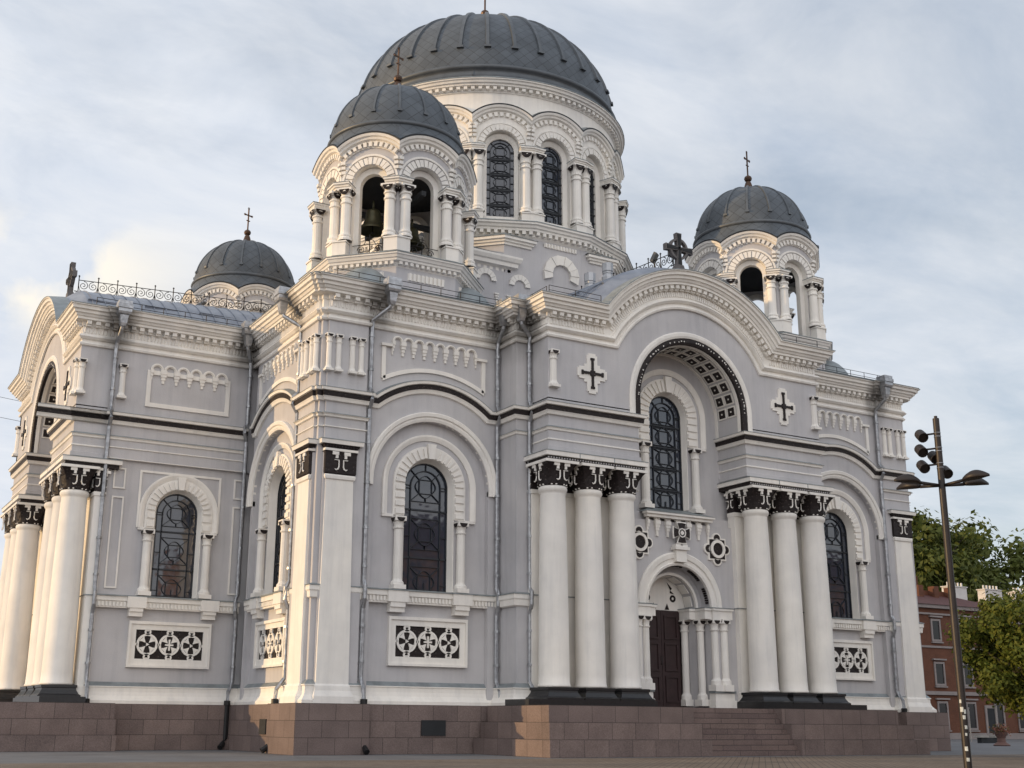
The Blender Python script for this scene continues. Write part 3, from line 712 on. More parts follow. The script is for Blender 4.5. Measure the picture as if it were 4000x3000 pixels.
    # columns
    for u in (-7.53, -5.70, -3.90, 3.90, 5.70, 7.53):
        c = T(u, -.40, 0)
        sft = MB(); sft.lathe(c, [(.66, 2.68), (.69, 2.70), (.70, 2.74), (.66, 2.80), (.645, 3.2), (.625, 6), (.585, 9), (.545, 10.72), (.55, 10.76), (.60, 10.82), (.63, 10.90), (.63, 10.97), (.60, 11.03), (.56, 11.06)], 32)
        col = sft.build('column', M_WHITE, CH, smooth=True)
        cp = MB(); rows = []
        for z, r_, sq in ((11.05, .56, 0), (11.12, .64, .03), (11.35, .66, .10), (11.65, .70, .35), (11.88, .76, .7), (12.0, .79, .95)):
            row = []
            for k in range(24):
                a = 2*pi*k/24+pi/24*0; m = max(abs(cos(a)), abs(sin(a))); rr = r_*((1-sq)+sq/m); row.append((c[0]+rr*cos(a), c[1]+rr*sin(a), z))
            rows.append(row)
        cp.loft(rows, cj=True, mi=0)
        Tl = lambda uu, o, z: T(u+uu, -.40+o, z)
        cp.box(Tl, -.84, .84, -.84, .84, 12.0, 12.12, 1)
        capital_face(cp, Tl, 0, .74, 11.1, 12.0, 1.0, 1)
        for sg in (-1, 1):
            Tx = lambda uu, o, z: T(u+sg*o, -.40+uu, z); capital_face(cp, Tx, 0, .74, 11.1, 12.0, 1.0, 1)
        for k in range(20): a = 2*pi*k/20; cp.box(lambda x, y, z: (c[0]+x, c[1]+y, z), .62*cos(a)-.03, .62*cos(a)+.03, .62*sin(a)-.03, .62*sin(a)+.03, 11.07, 11.12, 1 if k % 3 else 0)
        cp.build('capital', [M_ORN, M_WHITE], col)
        b = MB()
        def sqr(h, z): return [Tl(x*h, y*h, z) for x, y in ((-1, -1), (1, -1), (1, 1), (-1, 1))]
        b.loft([sqr(.70, 2.67), sqr(.74, 2.66), sqr(.74, 2.56), sqr(.70, 2.54), sqr(.71, 2.46), sqr(.80, 2.30), sqr(.88, 2.24), sqr(.88, 2.17)], cj=True, caps=True)
        b.build('column_base', M_BLACKBASE, col)
    b = MB()
    for s in (-1, 1): lo, hi = sorted((s*2.95, s*9.35)); b.box(T, lo, hi, -1.3, .56, 1.935, 2.175)
    b.build('plinth_slab', M_BLACKBASE, CH)
    # upper window in the niche
    window(sh(T, 0), 0, zc, 1.0, 11.06, -1.95, -2.25, 1.80, (2.02, 2.28), 14.12, 1.50, 10.9, 5)
    # door surround, door, corbel table with sloping roof
    d = MB(); Tz = T; ow = -1.42
    d.archband(T, 0, 6.49, [(1.82, ow-.1), (1.82, ow+.05), (1.92, ow+.09), (1.96, ow+.03), (2.12, ow+.03), (2.16, ow+.10), (2.36, ow+.13), (2.43, ow+.08), (2.43, ow-.1)], 6.42, 34)
    d.archband(T, 0, 6.49, [(1.44, -2.15), (1.44, -2.02), (1.56, -2.02), (1.56, -2.15)], 6.42, 28)
    d.box(T, -.30, .30, ow, ow+.26, 8.45, 9.0); d.box(T, -.42, .42, ow, ow+.36, 9.0, 9.14); d.box(T, -.34, .34, ow, ow+.30, 9.14, 9.26)
    for s in (-1, 1):                                    # jamb imposts, colonnettes, pedestals
        for (a, b_, o0, o1) in ((1.08, 1.46, -3.2, -2.10), (1.42, 1.88, -2.3, ow+.02), (1.80, 2.95, -1.6, ow+.16)):
            lo, hi = sorted((s*a, s*b_)); d.box(T, lo, hi, o0, o1, 5.95, 6.34); d.box(T, lo-.04, hi+.04, o0, o1+.06, 6.34, 6.44); d.box(T, lo-.06, hi+.06, o0, o1+.08, 6.44, 6.48, 2)
        lo, hi = sorted((s*1.72, s*2.95)); d.box(T, lo, hi, -1.7, ow+.20, 1.95, 2.3); d.box(T, lo+.05, hi-.05, -1.7, ow+.14, 2.3, 2.62); d.box(T, lo, hi, -1.7, ow+.2, 2.62, 2.72, 2)
    corbeltable(d, T, -1.82, 1.82, ow, 10.55, 6, .72)
    d.box(T, -1.92, 1.92, ow, ow+.26, 10.42, 10.56); d.box(T, -2.0, 2.0, ow, ow+.36, 10.56, 10.66)
    d.add([T(-2.0, ow+.38, 10.66), T(2.0, ow+.38, 10.66), T(1.35, -1.95, 11.0), T(-1.35, -1.95, 11.0), T(-2.0, -1.95, 10.7), T(2.0, -1.95, 10.7)], [(0, 1, 2, 3), (0, 3, 4), (1, 5, 2)], 2)
    for i in range(2):
        pass
    ds = d.build('door_surround', [M_WHITE, M_ORN, M_FLASH], CH)
    jamb = MB()
    jamb.archpanel(T, 0, 6.49, 1.46, -1.9, 1.9, 2.0, 8.4, -2.14, -3.0, n=24, R=1.9)
    for i in range(7):
        t = pi*(i+.5)/7
        jamb.wedge(T, 0, 6.49, 1.42, 1.47, t-.17, t+.17, -2.82, -2.32, 1); jamb.wedge(T, 0, 6.49, 1.41, 1.46, t-.10, t+.10, -2.70, -2.44, 2)
    for i in range(5):
        t = pi*(i+.5)/5
        for q in range(7): jamb.wedge(T, 0, 6.49, 1.80+.01*(q % 2), 1.86, t-.21+q*.06, t-.21+q*.06+.045, ow-.36-.02*(q % 2), ow-.2+.02*(q % 2), 2)
    jamb.build('door_jamb', [M_GREY, M_WHITE, M_ORN], CH)
    for s in (-1, 1):
        for cu, oo, z0 in ((1.27, -2.75, 2.05), (1.60, -2.0, 2.05), (1.98, ow-.02, 2.7), (2.46, ow+.08, 2.7)):
            c = MB(); colonnette(c, T, s*cu, oo, z0, 5.96, r=.17, cap=.46, base=.5, n=12, sq=1.35); c.build('colonnette', [M_WHITE, M_ORN], ds)
    ty = MB()
    n = 20; pts = [(-1.46, 6.38)]+[(1.46*cos(pi-pi*i/n), 6.49+1.46*sin(pi-pi*i/n)) for i in range(n+1)]+[(1.46, 6.38)]
    ty.add([T(a, -2.9, b) for a, b in pts], [tuple(range(len(pts)))])
    for cu, cz, r_ in ((.75, 6.95, .17),):
        for s in (-1, 1): [ty.wedge(T, s*cu, cz, .07, r_, 2*pi*k/10, 2*pi*(k+1)/10, -2.9, -2.87, 1) for k in range(10)]
    for s in (-1, 1):
        ty.add([T(s*a, -2.88, b) for a, b in ((.40, 7.72), (.72, 7.42), (.62, 7.32), (.84, 7.16), (.58, 7.20), (.60, 7.34))], [(0, 1, 2), (2, 3, 4, 5)], 1)
        ty.add([T(s*a, -2.88, b) for a, b in ((.25, 6.42), (.52, 6.42), (.40, 6.72))], [(0, 1, 2)], 1)
    ty.build('tympanum', [M_WHITE, M_ORN], CH)
    dr = MB()
    for s in (-1, 1):
        lo, hi = sorted((s*.01, s*1.08)); dr.box(T, lo, hi, -3.0, -2.86, 1.95, 6.38)
        for z0, z1 in ((2.2, 3.4), (3.6, 4.9), (5.05, 6.15)):
            lo, hi = sorted((s*.16, s*.94)); frame(dr, T, lo, hi, z0, z1, .09, -2.86, .05)
    door = dr.build('door', M_DOOR, CH)
    h = MB(); h.tube([T(-.08, -2.82, 3.9), T(-.08, -2.76, 3.95), T(-.08, -2.76, 4.2), T(-.08, -2.82, 4.25)], .02, 6); h.build('handle', M_IRON, door)
    # dark keystone cross and octofoil roundels
    k = MB(); o0 = ow+.30
    def cross(cu, cz, L, wi, wo, o_, mi, th=.05):
        for a in range(4):
            c_, s_ = round(cos(a*pi/2)), round(sin(a*pi/2))
            pt = [(wi, wi), (L, wo), (L*1.04, 0), (L, -wo), (wi, -wi)]
            P = [(cu+c_*x-s_*y, cz+s_*x+c_*y) for x, y in pt]
            k.add([T(a_, o, b_) for o in (o_, o_+th) for a_, b_ in P], [(5, 6, 7, 8, 9), (0, 1, 6, 5), (1, 2, 7, 6), (2, 3, 8, 7), (3, 4, 9, 8)], mi)
        k.box(T, cu-wi, cu+wi, o_, o_+th, cz-wi, cz+wi, mi)
    k.box(T, -.06, .06, ow, o0, 9.2, 10.0, 0)
    cross(0, 9.78, .50, .12, .30, o0-.03, 0, .05); cross(0, 9.78, .44, .10, .23, o0+.02, 1, .03)
    for i in range(12): k.wedge(T, 0, 9.78, .17, .22, 2*pi*i/12, 2*pi*(i+1)/12, o0+.05, o0+.07, 0)
    k.box(T, -.05, .05, o0+.05, o0+.07, 9.68, 9.88, 0); k.box(T, -.1, .1, o0+.05, o0+.071, 9.73, 9.83, 0)
    k.build('keystone_cross', [M_WHITE, M_ORN], CH)
    for s in (-1, 1):
        k = MB(); cu, cz = s*2.27, 9.22
        k.box(T, cu-.53, cu+.53, ow, ow+.08, cz-.53, cz+.53, 0)
        k.box(T, cu-.45, cu+.45, ow+.08, ow+.10, cz-.45, cz+.45, 1)
        for a in range(4):
            ca, sa = cos(a*pi/2), sin(a*pi/2)
            for i in range(10):
                t0 = a*pi/2-pi*.6+pi*1.2*i/10; k.wedge(T, cu+.52*ca, cz+.52*sa, 0, .26, t0, t0+pi*.12, ow, ow+.078, 0); k.wedge(T, cu+.52*ca, cz+.52*sa, 0, .18, t0, t0+pi*.12, ow+.078, ow+.102, 1)
        for i in range(24): t0 = 2*pi*i/24; k.wedge(T, cu, cz, .30, .43, t0, t0+2*pi/24, ow+.09, ow+.17, 0)
        for i in range(16): t0 = 2*pi*i/16; k.wedge(T, cu, cz, 0, .30, t0, t0+2*pi/16, ow+.09, ow+.115, 1)
        k.build('roundel', [M_WHITE, M_ORN], CH)
        # cross relief on the upper wall
        k = MB(); cu, cz = s*5.67, 16.32
        for hw, hh in ((.28, .84), (.70, .28)): k.box(T, cu-hw, cu+hw, 0, .06+.001*(hw > .5), cz-hh, cz+hh, 0)
        for hw, hh in ((.19, .93), (.79, .19)): k.box(T, cu-hw, cu+hw, 0, .063+.001*(hw > .5), cz-hh, cz+hh, 0)
        k.box(T, cu-.42, cu+.42, 0, .057, cz-.42, cz+.42, 0)
        for hw, hh in ((.055, .70), (.58, .055)): k.box(T, cu-hw, cu+hw, .06, .12+.001*(hw > .5), cz-hh, cz+hh, 1)
        for a, b in ((0, .66), (0, -.66)): k.box(T, cu-.10, cu+.10, .06, .115, cz+b-.05, cz+b+.05, 1)
        for a in (-.54, .54): k.box(T, cu+a-.05, cu+a+.05, .06, .115, cz-.10, cz+.10, 1)
        k.box(T, cu-.12, cu+.12, .06, .13, cz-.12, cz+.12, 1)
        k.build('wall_cross', [M_WHITE, M_ORN], CH)
        c = MB(); colonnette(c, T, s*7.72, .02, 15.4, 17.1, r=.16, cap=.34, base=.2, n=10); c.build('engaged_shaft', [M_WHITE, M_ORN], CH)
    # gable cross
    g = MB(); oc = -.62; z0 = 22.1
    g.loft([[T(x*a, oc+y*b, z) for x, y in ((-1, -1), (1, -1), (1, 1), (-1, 1))] for a, b, z in ((.55, .3, z0), (.45, .25, z0+.12), (.28, .18, z0+.4), (.2, .16, z0+.7))], cj=True, caps=True)
    cz = z0+1.55
    for a in range(4):
        c_, s_ = round(cos(a*pi/2)), round(sin(a*pi/2)); L = 1.0 if a == 3 else .82
        P = [(c_*x-s_*y, cz+s_*x+c_*y) for x, y in ((.08, .10), (L, .165), (L, -.165), (.08, -.10))]
        g.add([T(x, oc+o, z) for o in (-.12, .12) for x, z in P], [(0, 1, 2, 3), (4, 5, 6, 7), (0, 4, 5, 1), (1, 5, 6, 2), (2, 6, 7, 3), (3, 7, 4, 0)])
        P = [(c_*x-s_*y, cz+s_*x+c_*y) for x, y in ((.08, .05), (L*.93, .11), (L*.93, -.11), (.08, -.05))]
        g.add([T(x, oc+o, z) for o in (.11, .15) for x, z in P], [(0, 1, 2, 3), (4, 5, 6, 7), (0, 4, 5, 1), (1, 5, 6, 2), (2, 6, 7, 3), (3, 7, 4, 0)], 1)
    for i in range(24): t0 = 2*pi*i/24; g.wedge(T, 0, cz, .44, .56, t0, t0+2*pi/24, oc-.10, oc+.10, 0)
    g.build('gable_cross', [M_STONE, M_DARK], CH)
portal(sh(TS, PO_S), True); portal(sh(TW, PO_W), False)
BANDMB.build('ornament_band', [M_WHITE, M_ORN, M_FLASH], CH)

# ---- granite plinth and stairs
pl = MB()
H = 1.93
pl.box(nomap, 0, 3.1, 0, 3.1, 0, H); pl.box(nomap, 2*XC-3.1, 2*XC, 0, 3.1, 0, H); pl.box(nomap, .45, 2*XC-.45, .45, 35, 0, H-.004)
pl.box(nomap, -PO_W+.3, 1, 9.2, YC*2-9.2, 0, H-.006)
def pinch(*a): pl.box(nomap, *a)
for k in range(3):                                       # stepped blocks either side of the stairs
    f = 5.56-.55*k; z1 = .64*(k+1)+(.01 if k == 2 else 0)
    for s in (-1, 1):
        lo, hi = sorted((s*2.42, s*(10.15-.33*k))); pl.box(sh(TS, 0), lo, hi, -.3, f, .64*k, z1)
        fw_ = f+PO_W-PO_S; pl.box(TW, lo, hi, PO_W-2.5, fw_, .64*k, z1)
plo = pl.build('plinth', M_GRAN, CH)
v = MB()
for x in (6.17, 2*XC-6.17): v.box(nomap, x-.55, x+.55, .40, .46, .72, 1.33)
v.box(nomap, .40, .46, 4.35, 5.1, .72, 1.33); v.build('basement_vent', M_DARK, CH)
st = MB()
for T, d in ((TS, 0), (TW, PO_W-PO_S)):
    for k in range(9): st.box(T, -2.42, 2.42, d-1.0, d+5.45-.185*k*1.0, .2133*k, .2133*(k+1))
st.build('stairs', granite('step_granite', (.145, .105, .098), (.185, .135, .12), (.07, .055, .05), 1.5, .2133), CH)

# ---- roofs
rf = MB()
def ridge_r(q, length): return 6.5+.55*min(1, max(0, q-.25)/.7)+.85*max(0, q-.9)/length
def barrel(T, length, zc=15.55, o0=.25):
    rows = []; qs = [0, .25, .6, .95]+[.95+(length-.95)*k/6 for k in range(1, 7)]
    for q in qs: R = ridge_r(q, length); rows.append([T(R*cos(pi-a), o0-q, zc+R*sin(a)) for a in [radians(32)+radians(116)*i/36 for i in range(37)]])
    rf.loft(rows)
    n = int(length/.60)
    for k in range(2, n):                                # standing seams
        q = k*.60; R = ridge_r(q, length); o = o0-q
        rf.archband(T, 0, zc, [(R-.03, o-.022), (R+.05, o-.022), (R+.05, o+.022), (R-.03, o+.022)], None, 26, mi=0, lim=lambda r, o_: radians(33))
    for a in (40, 52, 128, 140):
        t = radians(a)
        for k in range(6):
            q0, q1 = 1+(length-1)*k/6, 1+(length-1)*(k+1)/6; R = ridge_r((q0+q1)/2, length); rf.wedge(T, 0, zc, R-.12, R+.03, t-.003, t+.003, o0-q1, o0-q0, 0)
barrel(sh(TS, PO_S), 12.5); barrel(sh(TW, PO_W), 17.5)
rf.add([(x, y, z) for x, y, z in ((.1, .1, 19.58), (2*XC-.1, .1, 19.58), (2*XC-.1, 35.4, 19.58), (.1, 35.4, 19.58), (8, 8, 20.6), (28.2, 8, 20.6), (28.2, 27.5, 20.6), (8, 27.5, 20.6))], [(0, 1, 5, 4), (1, 2, 6, 5), (2, 3, 7, 6), (3, 0, 4, 7), (4, 5, 6, 7)])
for x0, x1, y0, y1 in ((10.2, 2*XC-10.2, -2.1, 1.0), (-7.2, 1, yA+.05, 2*YC-yA-.05)): rf.box(nomap, x0, x1, y0, y1, 19.3, 19.56)
rf.build('roof', [M_ROOF, M_RIB], CH, smooth=False)

# ridge cresting of iron scrolls
def cresting(T, o0, o1, length):
    mb = MB(); n = int((o0-o1)/1.0); st_ = (o0-o1)/n
    zf = lambda o: 15.55+ridge_r(.25-o, length)+.02
    Tn = lambda o, h, d=0: T(d, o, zf(o)+h)
    for h in (.08, .96): mb.tube([Tn(o0-(o0-o1)*k/8, h) for k in range(9)], .026, 4)
    for i in range(n+1):
        o = o0-st_*i; z = zf(o); mb.tube([Tn(o, 0), Tn(o, 1.16)], .026, 4); mb.lathe(T(0, o, 0), [(0, z+1.12), (.06, z+1.18), (0, z+1.25)], 6)
        mb.box(T, -.014, .014, o-.19, o+.19, z+.30, z+.345); mb.box(T, -.014, .014, o-.10, o+.10, z+.18, z+.21)
        if i == n: break
        for s in (-1, 1):
            c = o-st_/2+s*st_*.25; pts = []
            for k in range(24):
                t = k/23; a = pi*.5+s*(2*pi*1.6)*t; r = .245*(1-.86*t); pts.append(Tn(c+r*cos(a), .68+r*sin(a)))
            mb.tube(pts, .022, 4)
            mb.tube([Tn(c+s*.245, .66), Tn(c+s*.17, .40), Tn(o-st_/2-s*.04, .24), Tn(o-st_/2-s*.30, .10)], .022, 4)
    mb.build('ridge_cresting', M_IRON, CH, recalc=False)
cresting(sh(TS, PO_S), -1.0, -9.0, 12.5); cresting(sh(TW, PO_W), -1.0, -13.0, 17.5)

# roof-edge snow rails
sr = MB()
def snow(a, b, z=19.62, h=.42):
    a, b = Vector(a), Vector(b); L = (b-a).length; n = max(1, int(L/1.0))
    for zz in (.2, h): sr.tube([(*a, z+zz), (*b, z+zz)], .018, 4)
    for i in range(n+1):
        p = a+(b-a)*i/n; sr.tube([(*p, z-.1), (*p, z+h)], .018, 4)
snow((1.2, .5), (9.2, .5)); snow((10.1, .2), (10.1, -2.2)); snow((10.1, -2.4), (12.9, -2.4)); snow((23.4, -2.4), (26.2, -2.4)); snow((27.4, .5), (34.6, .5)); snow((.5, 2), (.5, 8)); snow((-6.9, 9.6), (.3, 9.6))
sr.build('snow_rail', M_IRON, CH, recalc=False, split=True)

# vents and roof floodlights
for x, y, z0, z1 in ((15.35, 2.0, 20.6, 23.0), (16.45, 2.0, 21.0, 23.75)):
    m = MB(); m.lathe((x, y), [(.30, z0), (.30, z1-.75), (.24, z1-.55), (.27, z1-.55), (.27, z1-.47), (.24, z1-.47), (.29, z1-.42), (.29, z1), (0, z1)], 8); m.build('roof_vent', simple('vent_sheet', (.45, .46, .48), .45, .4, bst=0), CH)
def flood(x, y, z, rz, tilt=.5):
    m = MB(); R = Matrix.Rotation(rz, 3, 'Z') @ Matrix.Rotation(tilt, 3, 'X')
    T = lambda u, o, zz: tuple(Vector((x, y, z)) + R @ Vector((u, o, zz)))
    m.box(T, -.20, .20, -.08, .08, -.25, .25); m.box(T, -.17, .17, .08, .09, -.22, .22)
    m.tube([(x, y, z), (x, y, z-.55)], .025, 5); m.build('floodlight', M_FLOODL, CH)
flood(18.12, .3, 23.85, .6); flood(18.12, -1.1, 23.7, 2.4, .2); flood(17.4, 3.6, 23.0, 2.2); flood(.2, 17.75, 23.4, 2.2, .9)

# ---- downpipes
def downpipe(x, y, dx, dy, hx, hy, base=True, zfoot=0.05, elbow=None):
    """(dx, dy): direction away from the wall; (hx, hy): rain-head position offset"""
    m = MB(); P = lambda k, z: (x+dx*k, y+dy*k, z)
    m.tube([(x+hx, y+hy, 18.75), (x+hx*.92, y+hy*.92, 18.5), (x+dx*.12, y+dy*.12, 18.0), P(.06, 17.7), P(.06, 15.0), P(.30, 14.72), P(.30, 14.45), P(.06, 14.05), P(.06, 6.85), P(.20, 6.62), P(.20, 6.1), P(.05, 5.7), P(.05, 2.95), P(.38, 2.5), P(.42, 2.0)], .09, 8)
    for z in (17.3, 15.8, 12.6, 10.9, 9.0, 7.4, 5.0, 3.6): m.lathe(P(.06, 0), [(.09, z-.05), (.125, z-.05), (.125, z+.05), (.09, z+.05)], 8)
    p = m.build('downpipe', M_PIPE, CH)
    h = MB(); cx, cy = x+hx, y+hy
    def sq(r, z): return [(cx-r, cy-r, z), (cx+r, cy-r, z), (cx+r, cy+r, z), (cx-r, cy+r, z)]
    h.loft([sq(.11, 18.60), sq(.15, 18.75), sq(.18, 19.02), sq(.19, 19.12), sq(.27, 19.16), sq(.30, 19.26), sq(.30, 19.40), sq(.34, 19.43), sq(.34, 19.60), sq(.30, 19.63), sq(.30, 19.78)], cj=True, caps=True)
    h.build('rain_head', M_PIPE, p)
    b = MB(); e = elbow or (dx*.45, dy*.45)
    b.tube([P(.42, 2.08), P(.42, .5), (x+dx*.42+e[0]*.4, y+dy*.42+e[1]*.4, .28), (x+dx*.42+e[0], y+dy*.42+e[1], .1)], .12, 8)
    b.lathe(P(.42, 0), [(.12, 1.9), (.15, 1.92), (.15, 2.1), (.12, 2.12)], 8); b.build('drain_pipe', M_CIRON, p)
downpipe(2.95, .66, 0, -1, .55, -.80); downpipe(9.22, .66, 0, -1, -.1, -.80, elbow=(-.25, -.6)); downpipe(9.98, -.85, 0, -1, -.55, -.25)
downpipe(2*XC-2.95, .66, 0, -1, .1, -.80, elbow=(0, -.05)); downpipe(-5.85, yA-.16, 0, -1, .05, -.75); downpipe(.60, yA-.26, -.7, -.7, -.45, -.65); downpipe(.66, 2.95, -1, 0, -.80, .5)

# ================================================================== towers and main dome
def dome_mesh(c, z0, r, h, nrib, rz0, name, parent, foot, phase=0.0, p=1.0):
    mb = MB(); n, m = 96, 22; mb.uv = {}
    prof = [(r*cos(pi/2*j/m)**p, z0+h*sin(pi/2*j/m)) for j in range(m+1)]
    prof[-1] = (.02, z0+h)
    arc = [0]
    for j in range(m): arc.append(arc[-1]+hypot(prof[j+1][0]-prof[j][0], prof[j+1][1]-prof[j][1]))
    rows = [[(c[0]+q*cos(2*pi*i/n), c[1]+q*sin(2*pi*i/n), z) for q, z in prof] for i in range(n+1)]
    o = mb.loft(rows)
    for i in range(n+1):
        for j in range(m+1): mb.uv[o+i*(m+1)+j] = (2*pi*r*i/n*.9, arc[j])
    d = mb.build(name, M_SLATE, parent, smooth=True)
    rb = MB()
    for k in range(nrib):
        a = 2*pi*k/nrib+phase; ca, sa = cos(a), sin(a); w = foot
        rows = []
        for j in range(3, m-1+1):
            q, z = prof[j]
            if j == m: q = .15
            tq, tz = (prof[min(j+1, m)][0]-prof[j-1][0]), (prof[min(j+1, m)][1]-prof[j-1][1]); L = hypot(tq, tz); nq, nz = tz/L, -tq/L
            row = []
            for du, dn in ((-w, -.02), (-w*.8, w*1.0), (w*.8, w*1.0), (w, -.02)):
                if q < .6: du *= q/.6
                row.append((c[0]+(q+nq*dn)*ca-du*sa, c[1]+(q+nq*dn)*sa+du*ca, z+nz*dn))
            rows.append(row)
        rb.loft(rows, caps=True)
        q, z = prof[3]
        T = lambda u, o_, zz: (c[0]+(q+o_)*ca-u*sa, c[1]+(q+o_)*sa+u*ca, z+zz)
        rb.box(T, -w*1.7, w*1.7, -.05, w*1.6, -.10, .02)
    rb.build('rib', M_RIB, d)
    return d
def finial(c, z, s, parent, face=0.0, H_=2.0, neck=0.0):
    mb = MB(); mb.lathe(c, [(.62*s, z-.2*s), (.45*s, z+.02), (.28*s, z+.1*s+neck*.3), (.17*s, z+neck+.15*s)], 12); z += neck; L = lambda pr: mb.lathe(c, [(r*s, z+zz*s) for r, zz in pr], 12)
    L([(.20, .0), (.16, .10), (.14, .18), (.12, .24), (.20, .28), (.24, .40), (.20, .52), (.12, .58), (.05, .64), (.045, .70), (.04, 1.0)])
    z0, z1 = z+.6*s, z+.6*s+H_*.75*s
    ca, sa = cos(face), sin(face); T = lambda u, o, zz: (c[0]+u*ca-o*sa, c[1]+u*sa+o*ca, zz)
    w = .035*s; mb.box(T, -w, w, -w, w, z0, z1)
    zc = z0+(z1-z0)*.68; a = .30*s
    mb.box(T, -a, a, -w*.99, w*.99, zc-w, zc+w)
    for u, zz in ((-a, zc), (a, zc), (0, z1)):
        mb.tube([T(u+.07*s*cos(2*pi*k/8), 0, zz+.07*s*sin(2*pi*k/8)) for k in range(8)], .022*s, 4, closed=True)
    mb.box(T, -w*4, w*4, -w*.98, w*.98, zc-.42*s, zc-.37*s)
    mb.build('finial_cross', M_RUST, parent)

def octT(c, ap, k, n=8):
    a = 2*pi*k/n; nx, ny = sin(a), -cos(a); tx, ty = cos(a), sin(a)
    return lambda u, o, z: (c[0]+(ap+o)*nx+u*tx, c[1]+(ap+o)*ny+u*ty, z)

